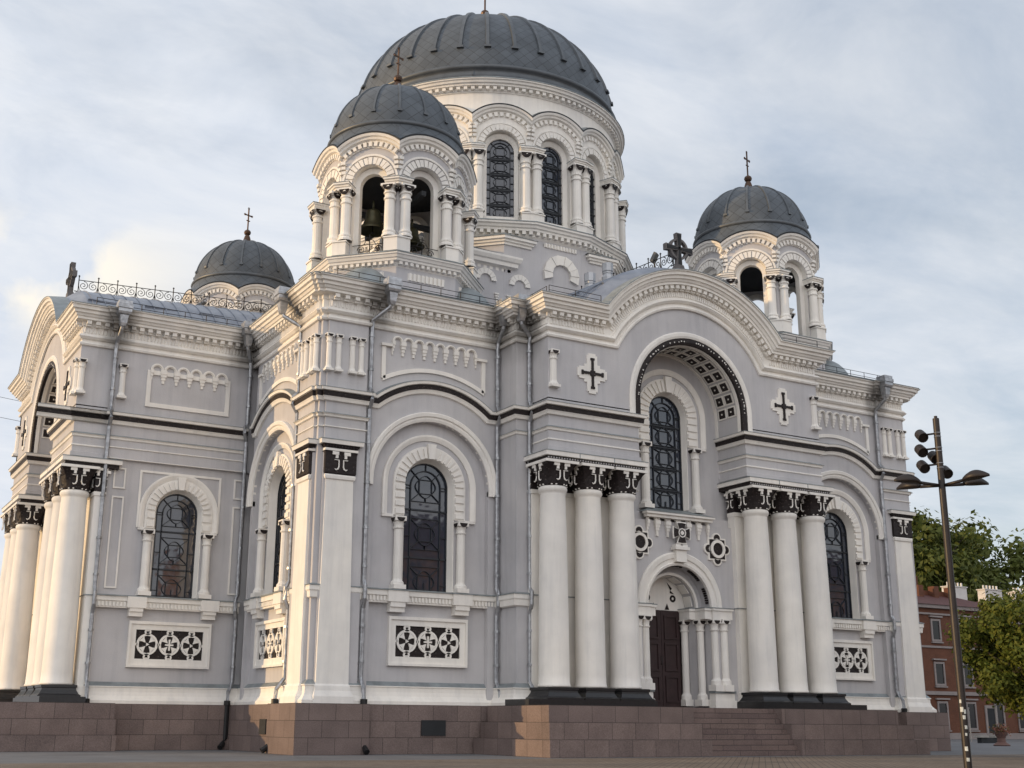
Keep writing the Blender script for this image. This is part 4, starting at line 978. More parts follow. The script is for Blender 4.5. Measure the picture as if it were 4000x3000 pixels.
def arcade(parent, c, n, ap, zc, zbase, rop, Rtop, prm, wname, colz, thick):
    """ring of n round-headed openings with paired columns at the angles and concentric arched mouldings"""
    tn = math.tan(pi/n); wall = MB(); mold = MB()
    for k in range(n):
        T = octT(c, ap, k, n); hw = ap*tn
        lim = lambda r, o, hh=0.0: acos(min(1, (ap+o)*tn/r)) if r > (ap+o)*tn else 0
        wall.archpanel(T, 0, zc, rop+.02, -hw, hw, zbase, None, 0, -thick, n=18, R=Rtop-.1, mi=0, msof=1)
        s = Rtop/2.4
        # cornice following the arch
        pr = [(Rtop-.40*s, 0), (Rtop-.40*s, .10*s), (Rtop-.36*s, .12*s), (Rtop-.30*s, .24*s), (Rtop-.20*s, .27*s), (Rtop-.17*s, .35*s), (Rtop-.06*s, .40*s), (Rtop, .43*s), (Rtop+.02*s, 0)]
        mold.archband(T, 0, zc, pr, None, 22, mi=[0, 0, 0, 0, 0, 0, 2, 2, 0], lim=lim)
        nd = prm['nd']; a0 = acos(min(1, (ap*tn-.05)/(Rtop-.5*s)))
        for i in range(nd):
            a = a0+(pi-2*a0)*(i+.5)/nd; w = .30*(pi-2*a0)/nd
            mold.wedge(T, 0, zc, Rtop-.62*s, Rtop-.39*s, a-w, a+w, .0, .16*s, 0)
        mold.archband(T, 0, zc, [(Rtop-.66*s, 0), (Rtop-.66*s, .05), (Rtop-.61*s, .05), (Rtop-.61*s, 0)], None, 18, lim=lim)
        r1 = prm['ring']; mold.archband(T, 0, zc, [(r1-.10*s, 0), (r1-.10*s, .07*s), (r1, .07*s), (r1, 0)], None, 18, lim=lim)
        nv = 15; v0, v1 = rop+.05, r1-.16*s
        for i in range(nv):
            a, b = pi*i/nv, pi*(i+1)/nv; g = .10*pi/nv; mold.wedge(T, 0, zc, v0-.02*(i % 2), v1, a+g, b-g, 0, .08*s*(1 if i % 2 else .7), 0)
        mold.archband(T, 0, zc-.06, [(prm['rin'], -thick-.1), (prm['rin'], -.34), (rop+.05, -.30), (rop+.05, -thick-.1)], zbase+.2, 16, mi=0)
        # stacked corbel blocks at the angle
        for sg in (-1, 1):
            u = sg*((ap+.1)*tn-.12*s)
            for q in range(3): mold.box(T, u-.10*s, u+.10*s, 0, (.20-.05*q)*s, zc+(.95-.22*q)*s, zc+(1.10-.22*q)*s)
    w = wall.build(wname, [M_WHITE if prm.get('white') else M_GREY, M_WHITE], parent)
    mold.build('arch_moulding', [M_WHITE, M_ORN, M_SLATE], w)
    zp0, zp1, zs1, zcap = colz
    for k in range(n):
        T = octT(c, ap, k, n)
        pb = MB()
        cu = prm['cu']; hwp = prm['pw']
        for sg in (-1, 1):
            pass
        for sg in (-1, 1):
            cm = MB(); r = prm['cr']
            p = T(sg*cu, prm['co'], 0)
            cm.lathe(p, [(r*1.5, zp1), (r*1.5, zp1+.10), (r*1.2, zp1+.18), (r*1.32, zp1+.22), (r*1.32, zp1+.30), (r*1.05, zp1+.36), (r, zp1+.5), (r*.97, zs1-.35), (r*1.2, zs1-.32), (r*1.2, zs1-.24), (r, zs1-.2), (r*.98, zs1-.05), (r*1.25, zs1-.02), (r*1.25, zs1+.04), (r*1.05, zs1+.07), (r*1.15, zs1+.2), (r*1.5, zcap-.22)], 14)
            q = r*1.5; zc2 = zcap-.24
            cm.box(lambda u, o, z: T(sg*cu+u, prm['co']+o, z), -q, q, -q, q, zcap-.24, zcap-.12)
            m = 8; pts = [(q*.72*cos(pi+pi*i/m), q*.72*sin(pi+pi*i/m)) for i in range(m+1)]
            cm.lathe(p, [(r*1.5, zcap-.30), (r*1.52, zcap-.24)], 14)
            cm.add([T(sg*cu+x, prm['co']+r*1.5+.012-.10*(-y/q), zcap-.20+y) for x, y in pts], [tuple(range(m+1))], 1)
            for s2 in (-1, 1): cm.add([T(sg*cu+s2*(r*1.5+.012-.10*(-y/q)), prm['co']+x, zcap-.20+y) for x, y in pts], [tuple(range(m+1))], 1)
            cm.build('column', [M_WHITE, M_ORN], w, smooth=False)
    # pedestals and abaci as mitred rings broken at the openings
    pd = MB()
    for k in range(n):
        T = octT(c, ap, k, n)
        for sg in (-1, 1):
            e = lambda o: (ap+o)*tn
            ui = rop+.10
            def slab(o, z0, z1, uin, mi=0):
                P = [(uin, -.3), (uin, o), (e(o), o), (e(-.3), -.3)]
                pd.add([T(sg*u, oo, z) for z in (z0, z1) for u, oo in P], [(0, 1, 2, 3), (4, 7, 6, 5), (0, 4, 5, 1), (1, 5, 6, 2), (2, 6, 7, 3), (3, 7, 4, 0)], mi)
            o = prm['po']
            slab(o, zp0, zp1-.12, ui-.02); slab(o+.05, zp1-.12, zp1-.05, ui-.06); slab(o-.06, zp1-.05, zp1, ui)
            slab(o-.08, zcap-.13, zcap-.02, ui-.02); slab(o, zcap-.02, zcap+.08, ui-.06); slab(o+.08, zcap+.08, zcap+.17, ui-.10); slab(o+.10, zcap+.17, zcap+.20, ui-.12, 2); slab(0.06, zcap+.2, zc+.02, ui)
    pd.build('pedestal', [M_WHITE, M_ORN, M_FLASH], w)
    return w

def skirt(parent, c, n, ap, zc, Rtop, rd, zd, o=.42):
    """slate skirt between the scalloped eaves and the foot of the dome"""
    tn = math.tan(pi/n); mb = MB(); per = 12; rows = []; s = Rtop/2.4; oo = o*s*.95
    for k in range(n):
        for i in range(per):
            hw = (ap+oo)*tn; u = -hw+2*hw*i/per; T = octT(c, ap, k, n)
            z = zc+sqrt(max(Rtop*Rtop-u*u, 0))+.03
            p = Vector(T(u, oo, z)); d = Vector((p.x-c[0], p.y-c[1], 0)).normalized()
            q = Vector((c[0]+d.x*rd, c[1]+d.y*rd, zd)); row = []
            for j in range(7):
                t = j/6; row.append(tuple(p.lerp(q, t)+Vector((0, 0, -.22*s*sin(pi*t)))))
            rows.append(row)
    ob = mb.loft(rows, ci=True); mb.uv = {}
    for i, r in enumerate(rows):
        for j in range(7): mb.uv[ob+i*7+j] = (2*pi*rd*i/len(rows), j*.25)
    mb.build('skirt_roof', M_SLATE, parent, smooth=True)
def polyring(mb, c, n, prof, mi=0, ph=0.5):
    rows = []
    for k in range(n):
        a = 2*pi*(k+ph)/n; row = [(c[0]+r/cos(pi/n)*sin(a), c[1]-r/cos(pi/n)*cos(a), z) for r, z in prof]; rows.append(row)
    mb.loft(rows, ci=True, mi=mi)

def tower(c, bells, vis):
    base = MB()
    polyring(base, c, 8, [(3.72, 19.4), (3.72, 21.5)], 0)
    polyring(base, c, 8, [(3.72, 21.42), (3.76, 21.50), (3.80, 21.62), (3.98, 21.66), (4.0, 21.76), (4.06, 21.78), (4.12, 21.90), (4.18, 21.92), (4.18, 22.0)], 1); polyring(base, c, 8, [(4.18, 22.0), (4.22, 22.0), (4.22, 22.03), (3.3, 22.22), (0.05, 22.22)], 2)
    tn = math.tan(pi/8)
    for k in range(8):
        T = octT(c, 3.72, k)
        for i in range(11): u = -1.4+2.8*i/10; base.box(T, u-.075, u+.075, .06, .22, 21.50, 21.66, 1)
        base.box(T, -.95, .95, 0, .02, 20.85, 21.2, 1)
        for i in range(9): u = -.85+1.7*i/8; base.box(T, u-.06, u+.06, .02, .09, 20.85, 21.2, 1)
        if k % 2:                                       # small half-domes against the diagonal faces
            pass
    tw = base.build('bell_tower', [M_GREY, M_WHITE, M_SHEET], CH)
    hd = MB()
    for k in (1, 3, 5, 7):
        a = 2*pi*k/8; q = (c[0]+3.72*sin(a), c[1]-3.72*cos(a)); hd.lathe(q, [(1.5*cos(pi/2*j/8), 19.5+1.95*sin(pi/2*j/8)) for j in range(9)], 20)
    hd.build('half_dome', M_FLASH, tw, smooth=True)
    ap = 3.42
    prm = dict(rin=.63, nd=11, ring=1.42, cu=1.09, cr=.235, co=.18, po=.46, pw=.5)
    w = arcade(tw, c, 8, ap, 25.95, 22.1, .86, 2.42, prm, 'arcade', (22.2, 22.95, 25.15, 25.68), .55)
    skirt(tw, c, 8, ap, 25.95, 2.42, 3.36, 29.05)
    rl = MB(); rl.lathe(c, [(3.30, 28.95), (3.42, 28.98), (3.48, 29.08), (3.44, 29.18), (3.32, 29.22)], 64); rl.lathe(c, [(3.34, 28.62), (3.46, 28.70), (3.40, 28.78)], 64); rl.build('dome_ring', M_RIB, tw, smooth=True)
    cl = MB(); cl.lathe(c, [(3.1, 27.0), (0.01, 27.3)], 24); cl.build('belfry_ceiling', M_DARK, tw)
    d = dome_mesh(c, 29.1, 3.33, 3.34, 16, 0, 'dome', tw, .065, 0, .97)
    finial(c, 32.42, 1.0, tw, .35, 2.1, .45)
    if bells:
        for k in range(8):
            T = octT(c, ap-.2, k); g = MB()
            for z in (22.35, 22.85): g.tube([T(-.85, 0, z), T(.85, 0, z)], .025, 4)
            for s in (-1, 1):
                g.tube([T(s*(.42+.2*(1-.7*t/14)*cos(t*.6)), 0, 22.6+.2*(1-.7*t/14)*sin(t*.6)) for t in range(15)], .022, 4)
                g.tube([T(s*.3, 0, 22.85), T(s*.18, 0, 23.05), T(0, 0, 23.12)], .02, 4)
            g.tube([T(0, 0, 22.3), T(0, 0, 23.35)], .025, 4); g.tube([T(-.12, 0, 23.22), T(.12, 0, 23.22)], .025, 4); g.build('balcony_grille', M_IRON, w, recalc=False)
    else:
        pass
    return tw
SWc, SEc, NWc = (6.33, 6.0), (29.9, 6.0), (6.4, 29.7)
tower(SWc, True, 0); tower(SEc, False, 1); tower(NWc, False, 2)
beam = MB(); beam.box(nomap, SWc[0]-3.3, SWc[0]+3.3, SWc[1]-.12, SWc[1]+.12, 25.2, 25.45); beam.box(nomap, SWc[0]-.12, SWc[0]+.12, SWc[1]-3.3, SWc[1]+3.3, 25.46, 25.7); beam.build('bell_frame', M_DARK, CH)
def bell(x, y, zt, s, label):
    m = MB(); m.lathe((x, y), [(.02, zt), (.20*s, zt-.02), (.34*s, zt-.10*s), (.40*s, zt-.25*s), (.44*s, zt-.6*s), (.54*s, zt-.9*s), (.74*s, zt-1.15*s), (.82*s, zt-1.25*s), (.80*s, zt-1.28*s), (.68*s, zt-1.22*s), (.3*s, zt-.9*s), (.02, zt-.8*s)], 24)
    m.tube([(x, y, zt-.05), (x, y, zt+.45)], .05, 6)
    o = m.build('bell', M_BRONZE, None, smooth=True); tag(o, label, 'bell')
    c = MB(); c.tube([(x, y, zt-.7*s), (x, y, zt-1.3*s)], .03, 6); c.lathe((x, y), [(0, zt-1.42*s), (.10*s, zt-1.34*s), (0, zt-1.24*s)], 8); c.build('clapper', M_IRON, o)
bell(4.62, 4.7, 25.12, .90, 'greenish bronze bell seen in the left arch of the front belfry')
bell(7.0, 5.3, 24.9, .8, 'dark bronze bell behind the right arch of the front belfry')

# ---- main drum and dome
MC = (XC, YC+.1)
base = MB()
sq = 9.0
base.box(nomap, MC[0]-sq, MC[0]+sq, MC[1]-sq+.057, MC[1]+sq-.057, 19.5, 25.9)
oct_ap = 8.95
polyring(base, MC, 8, [(oct_ap, 20), (oct_ap, 27.2)], 0)
polyring(base, MC, 16, [(8.9, 24), (8.9, 27.6)], 0)
# hoods on the octagon corners
for k in range(8):
    T = octT(MC, oct_ap, k); tn = math.tan(pi/8); hw = oct_ap*tn
    for s in (-1, 1):
        for z0, z1, o, L in ((26.82, 26.97, .10, 1.75), (26.97, 27.11, .20, 1.85), (27.11, 27.27, .32, 1.95)):
            P = [(hw-L+.0, -.1), (hw-L, o), (hw+o*tn, o), (hw-.1*tn, -.1)]
            base.add([T(s*u, oo, z) for z in (z0, z1) for u, oo in P], [(0, 1, 2, 3), (4, 7, 6, 5), (0, 4, 5, 1), (1, 5, 6, 2), (2, 6, 7, 3), (3, 7, 4, 0)], 1)
        base.add([T(s*(hw-2.05), .36, 27.27), T(s*(hw+.36*tn), .36, 27.27), T(s*(hw-.15), -.4, 27.72), T(s*(hw-1.9), -.4, 27.4)], [(0, 1, 2, 3)], 2)
    # relief: keyhole medallion, small niches, billet strips
    base.box(T, -1.1, 1.1, 0, .03, 27.18, 27.42, 1)
    for i in range(11): u = -1.0+2.0*i/10; base.box(T, u-.05, u+.05, .03, .10, 27.18, 27.42, 1)
    nv = 9
    for i in range(nv):
        a = -.35+(pi+.7)*i/nv; b = -.35+(pi+.7)*(i+1)/nv; base.wedge(T, 0, 25.65, .62, 1.18, a+.01, b-.01, 0, .16+.03*(i % 2), 1)
    base.box(T, -.55, .55, -.02, .004, 24.8, 25.9, 0)
    for u0 in () if k % 2 else (-2.73, 2.73, -4.9, 4.9):
        for i in range(7): base.wedge(sh(T, .0), u0, 24.5, .36, .68, pi*i/7+.015, pi*(i+1)/7-.015, -.1, .11, 1)
        for s in (-1, 1):
            for q in range(4): base.box(sh(T, .0), u0+s*.7-.14+.03*q, u0+s*.7+.14-.03*q, -.1, .1, 23.85-.14*q-.08, 23.85-.14*q, 1)
# square base cornice with slate roofs to the octagon
sqp = [(MC[0]-sq, MC[1]+sq), (MC[0]-sq, MC[1]-sq+.056), (MC[0]+sq, MC[1]-sq+.056), (MC[0]+sq, MC[1]+sq)]
base.sweep([(MC[0]-sq, MC[1]-5.5), (MC[0]-sq, MC[1]-sq+.056), (MC[0]-3.2, MC[1]-sq+.056), (MC[0]-3.2, MC[1]-sq+1)], [(0, 25.36), (.08, 25.41), (.25, 25.46), (.27, 25.66), (.36, 25.72), (.45, 25.9), (.45, 26.02), (0, 26.1)], 1)
base.sweep([(MC[0]+3.2, MC[1]-sq+1), (MC[0]+3.2, MC[1]-sq+.056), (MC[0]+sq, MC[1]-sq+.056), (MC[0]+sq, MC[1]-5)], [(0, 25.36), (.08, 25.41), (.25, 25.46), (.27, 25.66), (.36, 25.72), (.45, 25.9), (.45, 26.02), (0, 26.1)], 1)
for i in range(15): x = MC[0]-sq+.3+i*.38; base.box(nomap, x-.1, x+.1, MC[1]-sq+.05, MC[1]-sq+.26, 25.2, 25.43, 1)
for sx in (-1, 1):
    for sy in (-1, 1):
        base.loft([[(MC[0]+sx*(sq+.3), MC[1]+sy*(sq+.05), 26.0), (MC[0]+sx*2.9, MC[1]+sy*(sq+.05), 26.0)], [(MC[0]+sx*(sq-.5), MC[1]+sy*(sq-.7), 26.75), (MC[0]+sx*3.6, MC[1]+sy*(sq-.25), 26.3)], [(MC[0]+sx*6.3, MC[1]+sy*6.3, 27.2), (MC[0]+sx*3.9, MC[1]+sy*(sq-.4), 26.4)]], mi=3)
        base.loft([[(MC[0]+sx*(sq+.3), MC[1]+sy*(sq+.05), 26.0), (MC[0]+sx*(sq+.3), MC[1]+sy*2.9, 26.0)], [(MC[0]+sx*(sq-.5), MC[1]+sy*(sq-.7), 26.75), (MC[0]+sx*(sq-.2), MC[1]+sy*3.6, 26.3)], [(MC[0]+sx*6.3, MC[1]+sy*6.3, 27.2), (MC[0]+sx*(sq-.4), MC[1]+sy*3.9, 26.4)]], mi=3)
# sixteen-sided cornice under the windows
polyring(base, MC, 16, [(8.9, 27.55), (8.98, 27.66), (8.98, 27.88), (9.22, 27.9), (9.24, 28.02), (9.32, 28.06), (9.36, 28.18), (9.46, 28.24), (9.46, 28.36)], 1); polyring(base, MC, 16, [(9.46, 28.36), (9.50, 28.36), (9.50, 28.40), (7.5, 28.6)], 2)
for k in range(16):
    T = octT(MC, 8.95, k, 16)
    for i in range(9): u = -1.6+3.2*i/8; base.box(T, u-.10, u+.10, 0, .26, 27.70, 27.9, 1)
dr = base.build('dome_base', [M_GREY, M_WHITE, M_SHEET, M_RIB], CH)
prm = dict(rin=.93, nd=11, ring=1.55, cu=1.37, cr=.275, co=.22, po=.58, pw=.5, white=True)
aw = arcade(CH, MC, 16, 8.45, 33.35, 28.4, 1.02, 2.55, prm, 'main_drum', (28.45, 29.15, 32.25, 33.0), .75)
gl = MB()
for k in range(16):
    T = octT(MC, 8.45, k, 16); pts = [(-.86, 29.0)]+[(.86*cos(pi-pi*i/14), 33.25+.86*sin(pi-pi*i/14)) for i in range(15)]+[(.86, 29.0)]
    g = MB(); g.add([T(u, -.55, z) for u, z in pts], [tuple(range(len(pts)))]); go = g.build('window_glass', M_GLASS, aw)
    if k in (15, 0, 1, 2, 14, 3): tracery(T, 0, 33.25, .86, 29.05, -.53, aw, 5)
    gf = MB(); gf.archband(T, 0, 33.25, [(.80, -.6), (.80, -.42), (1.03, -.25), (1.03, -.6)], 28.95, 16); gf.box(T, -1.0, 1.0, -.6, .0, 28.4, 29.0); gf.build('window_frame', M_WHITE, aw)
dw = MB()
dw.lathe(MC, [(8.5, 34.5), (8.5, 36.82)], 96, 0)
dw.lathe(MC, [(8.5, 36.72), (8.56, 36.76), (8.56, 36.80), (8.60, 36.84), (8.60, 37.04), (8.86, 37.06), (8.88, 37.16), (8.98, 37.2), (9.02, 37.32), (9.10, 37.36), (9.10, 37.44)], 96, 1)
for i in range(128):
    a = 2*pi*i/128; T = lambda u, o, z: (MC[0]+(8.58+o)*cos(a)-u*sin(a), MC[1]+(8.58+o)*sin(a)+u*cos(a), z); dw.box(T, -.105, .105, 0, .22, 36.86, 37.05, 1)
dw.lathe(MC, [(9.10, 37.44), (9.14, 37.44), (9.14, 37.48), (8.5, 37.75)], 96, 2)
# little roofs over the drum gables, against the round wall
for k in range(16):
    T = octT(MC, 8.45, k, 16); tn = math.tan(pi/16); rows = []
    for i in range(13):
        hw = (8.45+.42)*tn; u = -hw+2*hw*i/12; z = 33.35+sqrt(2.55**2-u*u)+.03; rows.append([T(u, .42, z), T(u*.93, -.1, z+.22)])
    dw.loft(rows, mi=2)
dw.build('drum_cornice', [M_WHITE, M_WHITE, M_SHEET], CH)
dsk = MB(); dsk.lathe(MC, [(8.95, 37.55), (8.62, 37.8), (8.48, 38.25), (8.62, 38.3), (8.72, 38.42), (8.66, 38.55), (8.50, 38.6)], 96); dsk.build('dome_ring', M_RIB, CH, smooth=True)
md = dome_mesh(MC, 38.45, 8.46, 7.06, 32, 0, 'main_dome', CH, .12, pi/32, .97)
finial(MC, 45.46, 1.25, md, .35, 2.4, 1.4)
sp_ = MB()
for k in range(8):
    a = 2*pi*k/8+.2; q = (MC[0]+8.45*sin(a), MC[1]-8.45*cos(a)); sp_.lathe(q, [(.22, 37.85), (.0, 38.35)], 5)
sp_.build('dome_spike', M_RIB, CH)

# ================================================================== surroundings
g = MB(); g.add([(-900, -900, 0), (900, -900, 0), (900, 1500, 0), (-900, 1500, 0)], [(0, 1, 2, 3)])
def paving():
    m, t, p = new_mat('plaza_paving'); p.inputs['Roughness'].default_value = .8; p.inputs['Specular IOR Level'].default_value = .25
    mpn = N(t, 'ShaderNodeMapping'); mpn.inputs['Rotation'].default_value = (0, 0, radians(-48)); t.links.new(pos(t), mpn.inputs[0])
    b = N(t, 'ShaderNodeTexBrick', offset=.5, i={'Color1': (.165, .125, .095, 1), 'Color2': (.20, .16, .125, 1), 'Mortar': (.07, .06, .05, 1), 'Scale': 1.0, 'Mortar Size': .014, 'Brick Width': .42, 'Row Height': .21}); t.links.new(mpn.outputs[0], b.inputs['Vector'])
    sp = N(t, 'ShaderNodeSeparateXYZ'); g = N(t, 'ShaderNodeNewGeometry'); t.links.new(g.outputs['Position'], sp.inputs[0])
    l = ramp(t, noise(t, pos(t), .35, 6, .6), [(.3, .75), (.7, 1.15)])
    zone = mathn(t, 'GREATER_THAN', sp.outputs[1], -6.2)
    grey = mixc(t, noise(t, pos(t), 8, 4), (.13, .13, .135), (.17, .17, .175))
    band_ = mathn(t, 'LESS_THAN', mathn(t, 'FRACT', mathn(t, 'MULTIPLY', mathn(t, 'ADD', sp.outputs[1], 40), .11)), .12)
    c = mixc(t, zone, mixc(t, mathn(t, 'MULTIPLY', band_, .35), b.outputs[0], (.09, .085, .08)), grey)
    t.links.new(mixc(t, 1.0, c, l, 'MULTIPLY'), p.inputs['Base Color']); bump(t, p, noise(t, pos(t), 9, 3), .2, .02); return m
tag(g.build('ground', paving(), recalc=False), kind='structure')

# ---- lamp post with four lamps and floodlights
LP = (12.87, -20.28)
lp = empty('street_lamp', (*LP, 0), 'tall brown steel lamp post with four lamp heads and floodlights, stickers near its foot', 'street lamp')
m = MB(); m.lathe(LP, [(.115, 0), (.115, 4.2), (.108, 4.4), (.098, 10.35), (.098, 10.48), (.05, 10.5), (.05, 10.56), (0, 10.57)], 16)
m.build('pole', M_POLE, lp, smooth=False)
vd = Vector((LP[0]+17.46, LP[1]+45.35)).normalized(); rd_ = Vector((vd.y, -vd.x))
def LT(u, o, z): return (LP[0]+rd_.x*u-vd.x*o, LP[1]+rd_.y*u-vd.y*o, z)
for i, (sg, oo, dz) in enumerate(((-1, -.55, .02), (-1, .55, 0), (1, -.55, .02), (1, .55, 0))):
    h = MB(); d = Vector((sg, oo)).normalized(); z0 = 8.37; e = .62
    tip = Vector(LT(d.x*1.50, d.y*1.50, z0+.10)); a = Vector(LT(d.x*.08, d.y*.08, z0)); b = Vector(LT(d.x*.72, d.y*.72, z0+.06))
    h.tube([a, b], [.045, .055], 8)
    ax = (tip-b); L = ax.length; ax.normalize(); side = ax.cross(Vector((0, 0, 1))).normalized(); upv = side.cross(ax)
    rows = []
    for j in range(11):
        t = j/10; w = .21*sin(pi*(.08+.90*t)**.8)+.012; hgt = .23*sin(pi*(.10+.86*t))+.01; c = b+ax*(L*t*1.05)
        rows.append([tuple(c+side*(w*cos(q))+upv*(hgt*max(sin(q), 0) - .035*max(-sin(q), 0))) for q in [2*pi*k/14 for k in range(14)]])
    h.loft(rows, cj=True, caps=True)
    h.build('lamp_head', M_POLE, lp, smooth=True)
def spot(u, z, o, du=1):
    h = MB(); c = Vector(LT(u*3.0, o, z)); R_ = Vector(LT(.25, .55, 0))-Vector(LT(0, 0, 0)); ax = Vector((R_.x, R_.y, -.42)).normalized()
    s_ = ax.cross(Vector((0, 0, 1))).normalized(); u_ = s_.cross(ax); rows = []
    for t, r in ((-.20, .02), (-.20, .12), (-.17, .155), (.15, .165), (.17, .16), (.17, .14), (.12, .13), (.12, .01)):
        rows.append([tuple(c+ax*t+r*(cos(2*pi*k/14)*s_+sin(2*pi*k/14)*u_)) for k in range(14)])
    h.loft(rows, cj=True, caps=True); h.tube([LT(u*.3, 0, z+.06), LT(u*1.4, o*.5, z+.04), LT(u*2.4, o*.9, z+.03)], .03, 6)
    h.build('floodlight', M_POLE, lp)
spot(-.155, 9.95, .05); spot(-.17, 9.48, .06); spot(-.165, 8.98, .05); spot(.05, 8.82, -.22); spot(-.05, 9.30, -.2)
bd = MB()
for z in (10.02, 9.90, 9.55, 9.44, 9.06, 8.92): bd.lathe(LP, [(.106, z-.012), (.112, z), (.106, z+.012)], 14)
bd.build('clamp_band', M_PIPE, lp)
for u, z, w, h in ((-.03, 1.72, .045, .07), (.06, 1.66, .03, .06), (.02, 1.50, .04, .055), (.05, 1.22, .04, .05), (.035, 1.02, .03, .04), (.0, .62, .045, .06), (.02, .32, .045, .05), (-.05, 1.95, .03, .05)):
    stk = MB(); R_ = .118; a0 = (u-w)/R_; a1 = (u+w)/R_
    stk.loft([[LT(R_*sin(a), R_*cos(a), z-h), LT(R_*sin(a), R_*cos(a), z+h)] for a in [a0+(a1-a0)*k/3 for k in range(4)]])
    stk.build('sticker', M_STICK, lp, recalc=False)

# ---- buildings in the right background
M_BRICK = granite('red_brick', (.13, .050, .027), (.15, .058, .032), (.11, .052, .035), .5, .12)
M_TRIM = simple('stucco_trim', (.27, .235, .225), .8, var=.15, bst=.1)
M_TILE = simple('clay_tile', (.10, .038, .034), .8, var=.35, sc=4, bst=.4, bsc=6)
M_CHIM = simple('chimney_white', (.62, .60, .58), .85, var=.12, bst=.1)
M_WIN = simple('house_glass', (.012, .012, .015), .12, 0, var=.1, bst=0, spec=.3)
def house(x0, x1, y0, y1, ze, zr, label, floors, pitch, mwall, front=True, gate=None, xs=None, side=-1):
    hb = empty('town_house', ((x0+x1)/2, y0, 0), label, 'house')
    w = MB(); w.box(nomap, x0, x1, y0, y1, 0, ze); w.build('wall', mwall, hb)
    Tf = lambda u, o, z: (u, (y0-o) if side < 0 else (y1+o), z)
    t = MB()
    for z, h, pr in ((ze-1.0, .18, .15), (ze-.35, .35, .35), (8.75, .2, .12), (4.2, .35, .25), (.0, .6, .06)): t.box(Tf, x0-.0, x1+.0, 0, pr, z, z+h)
    t.build('stucco_band', M_TRIM, hb)
    r = MB(); i = min(y1-y0, x1-x0)/2*.98; e = .5
    P = [(x0-e, y0-e, ze), (x1+e, y0-e, ze), (x1+e, y1+e, ze), (x0-e, y1+e, ze), (x0+i, (y0+y1)/2, zr), (x1-i, (y0+y1)/2, zr)]
    r.add(P, [(0, 1, 5, 4), (1, 2, 5), (2, 3, 4, 5), (3, 0, 4), (0, 3, 2, 1)]); ro = r.build('roof', M_TILE, hb)
    for u in (xs or [x0+2+pitch*k for k in range(int((x1-x0-2)/pitch))]):
        for z0, z1, hw in floors:
            wd = MB(); frame(wd, Tf, u-hw-.2, u+hw+.2, z0-.12, z1+.2, .2, 0, .10); wd.box(Tf, u-hw-.4, u+hw+.4, 0, .25, z1+.35, z1+.5); wd.box(Tf, u-hw-.3, u+hw+.3, 0, .2, z0-.28, z0-.15); 
            wo_ = wd.build('window', M_TRIM, hb); gl_ = MB(); gl_.box(Tf, u-hw-.02, u+hw+.02, -.02, .015, z0+.05, z1+.05); gl_.build('pane', M_WIN, wo_)
    return hb, ro
fl = [(1.0, 3.4, .55), (5.2, 7.2, .55), (9.5, 11.4, .5)]
hb, ro = house(58, 93.5, 40, 52, 13.0, 15.4, 'red brick house with white window frames between the church corner and the green tree', fl, 4.0, M_BRICK, xs=[78.9, 82.9, 87.0, 91.2])
ch = MB()
for x in (84.2, 86.5, 88.9): ch.box(nomap, x-.35, x+.35, 42.5, 43.3, 13.4, 15.3)
ch.box(nomap, 84.3, 88.9, 43.3, 43.6, 13.5, 14.9); ch.box(nomap, 86.3, 86.7, 45, 45.5, 14, 16.6); ch.build('chimney', M_BRICK, ro)
hb2, ro2 = house(93.8, 122, 41, 53, 12.8, 15.0, 'red roofed house with three white chimneys half hidden by the rounded tree', fl, 4.0, M_BRICK, xs=[96, 100, 104])
for x in (93.6, 99.4, 104.5):
    ch = MB(); ch.box(nomap, x-1.4, x+1.4, 45.6, 46.6, 13.2, 15.9); ch.box(nomap, x-1.5, x+1.5, 45.5, 46.7, 15.9, 16.0)
    for k in range(5): ch.box(nomap, x-1.1+k*.55, x-.95+k*.55, 46.0, 46.15, 16.0, 16.45)
    ch.build('chimney', M_CHIM, ro2)
dg = MB(); frame(dg, lambda u, o, z: (u, 40-o, z), 89.0, 90.8, -.05, 3.3, .3, 0, .1); dgo = dg.build('door', M_TRIM, hb)
dgl = MB(); dgl.box(nomap, 89.2, 90.6, 39.96, 40.05, 0, 3.05); dgl.build('door_leaf', M_DARK, dgo)
pq = MB(); pq.box(nomap, 82.6, 83.6, 39.93, 40.0, 2.1, 2.4); pq.build('plaque', simple('brass_plaque', (.40, .28, .10), .4, .3, bst=0), hb)
# terrace across the square, behind the viewer: seen only as the reflection in the church windows
M_OCH = simple('ochre_stucco', (.50, .27, .14), .85, var=.15, bst=.1)
hb3, _ = house(22, 135, -84, -70, 19.5, 24.5, 'ochre stucco terrace with red tiled roof mirrored in the lower window panes', [(1.2, 3.6, .8), (5.2, 7.6, .7), (9.3, 11.4, .7), (12.9, 14.8, .7), (16.2, 17.6, .6)], 4.2, M_OCH, side=1)

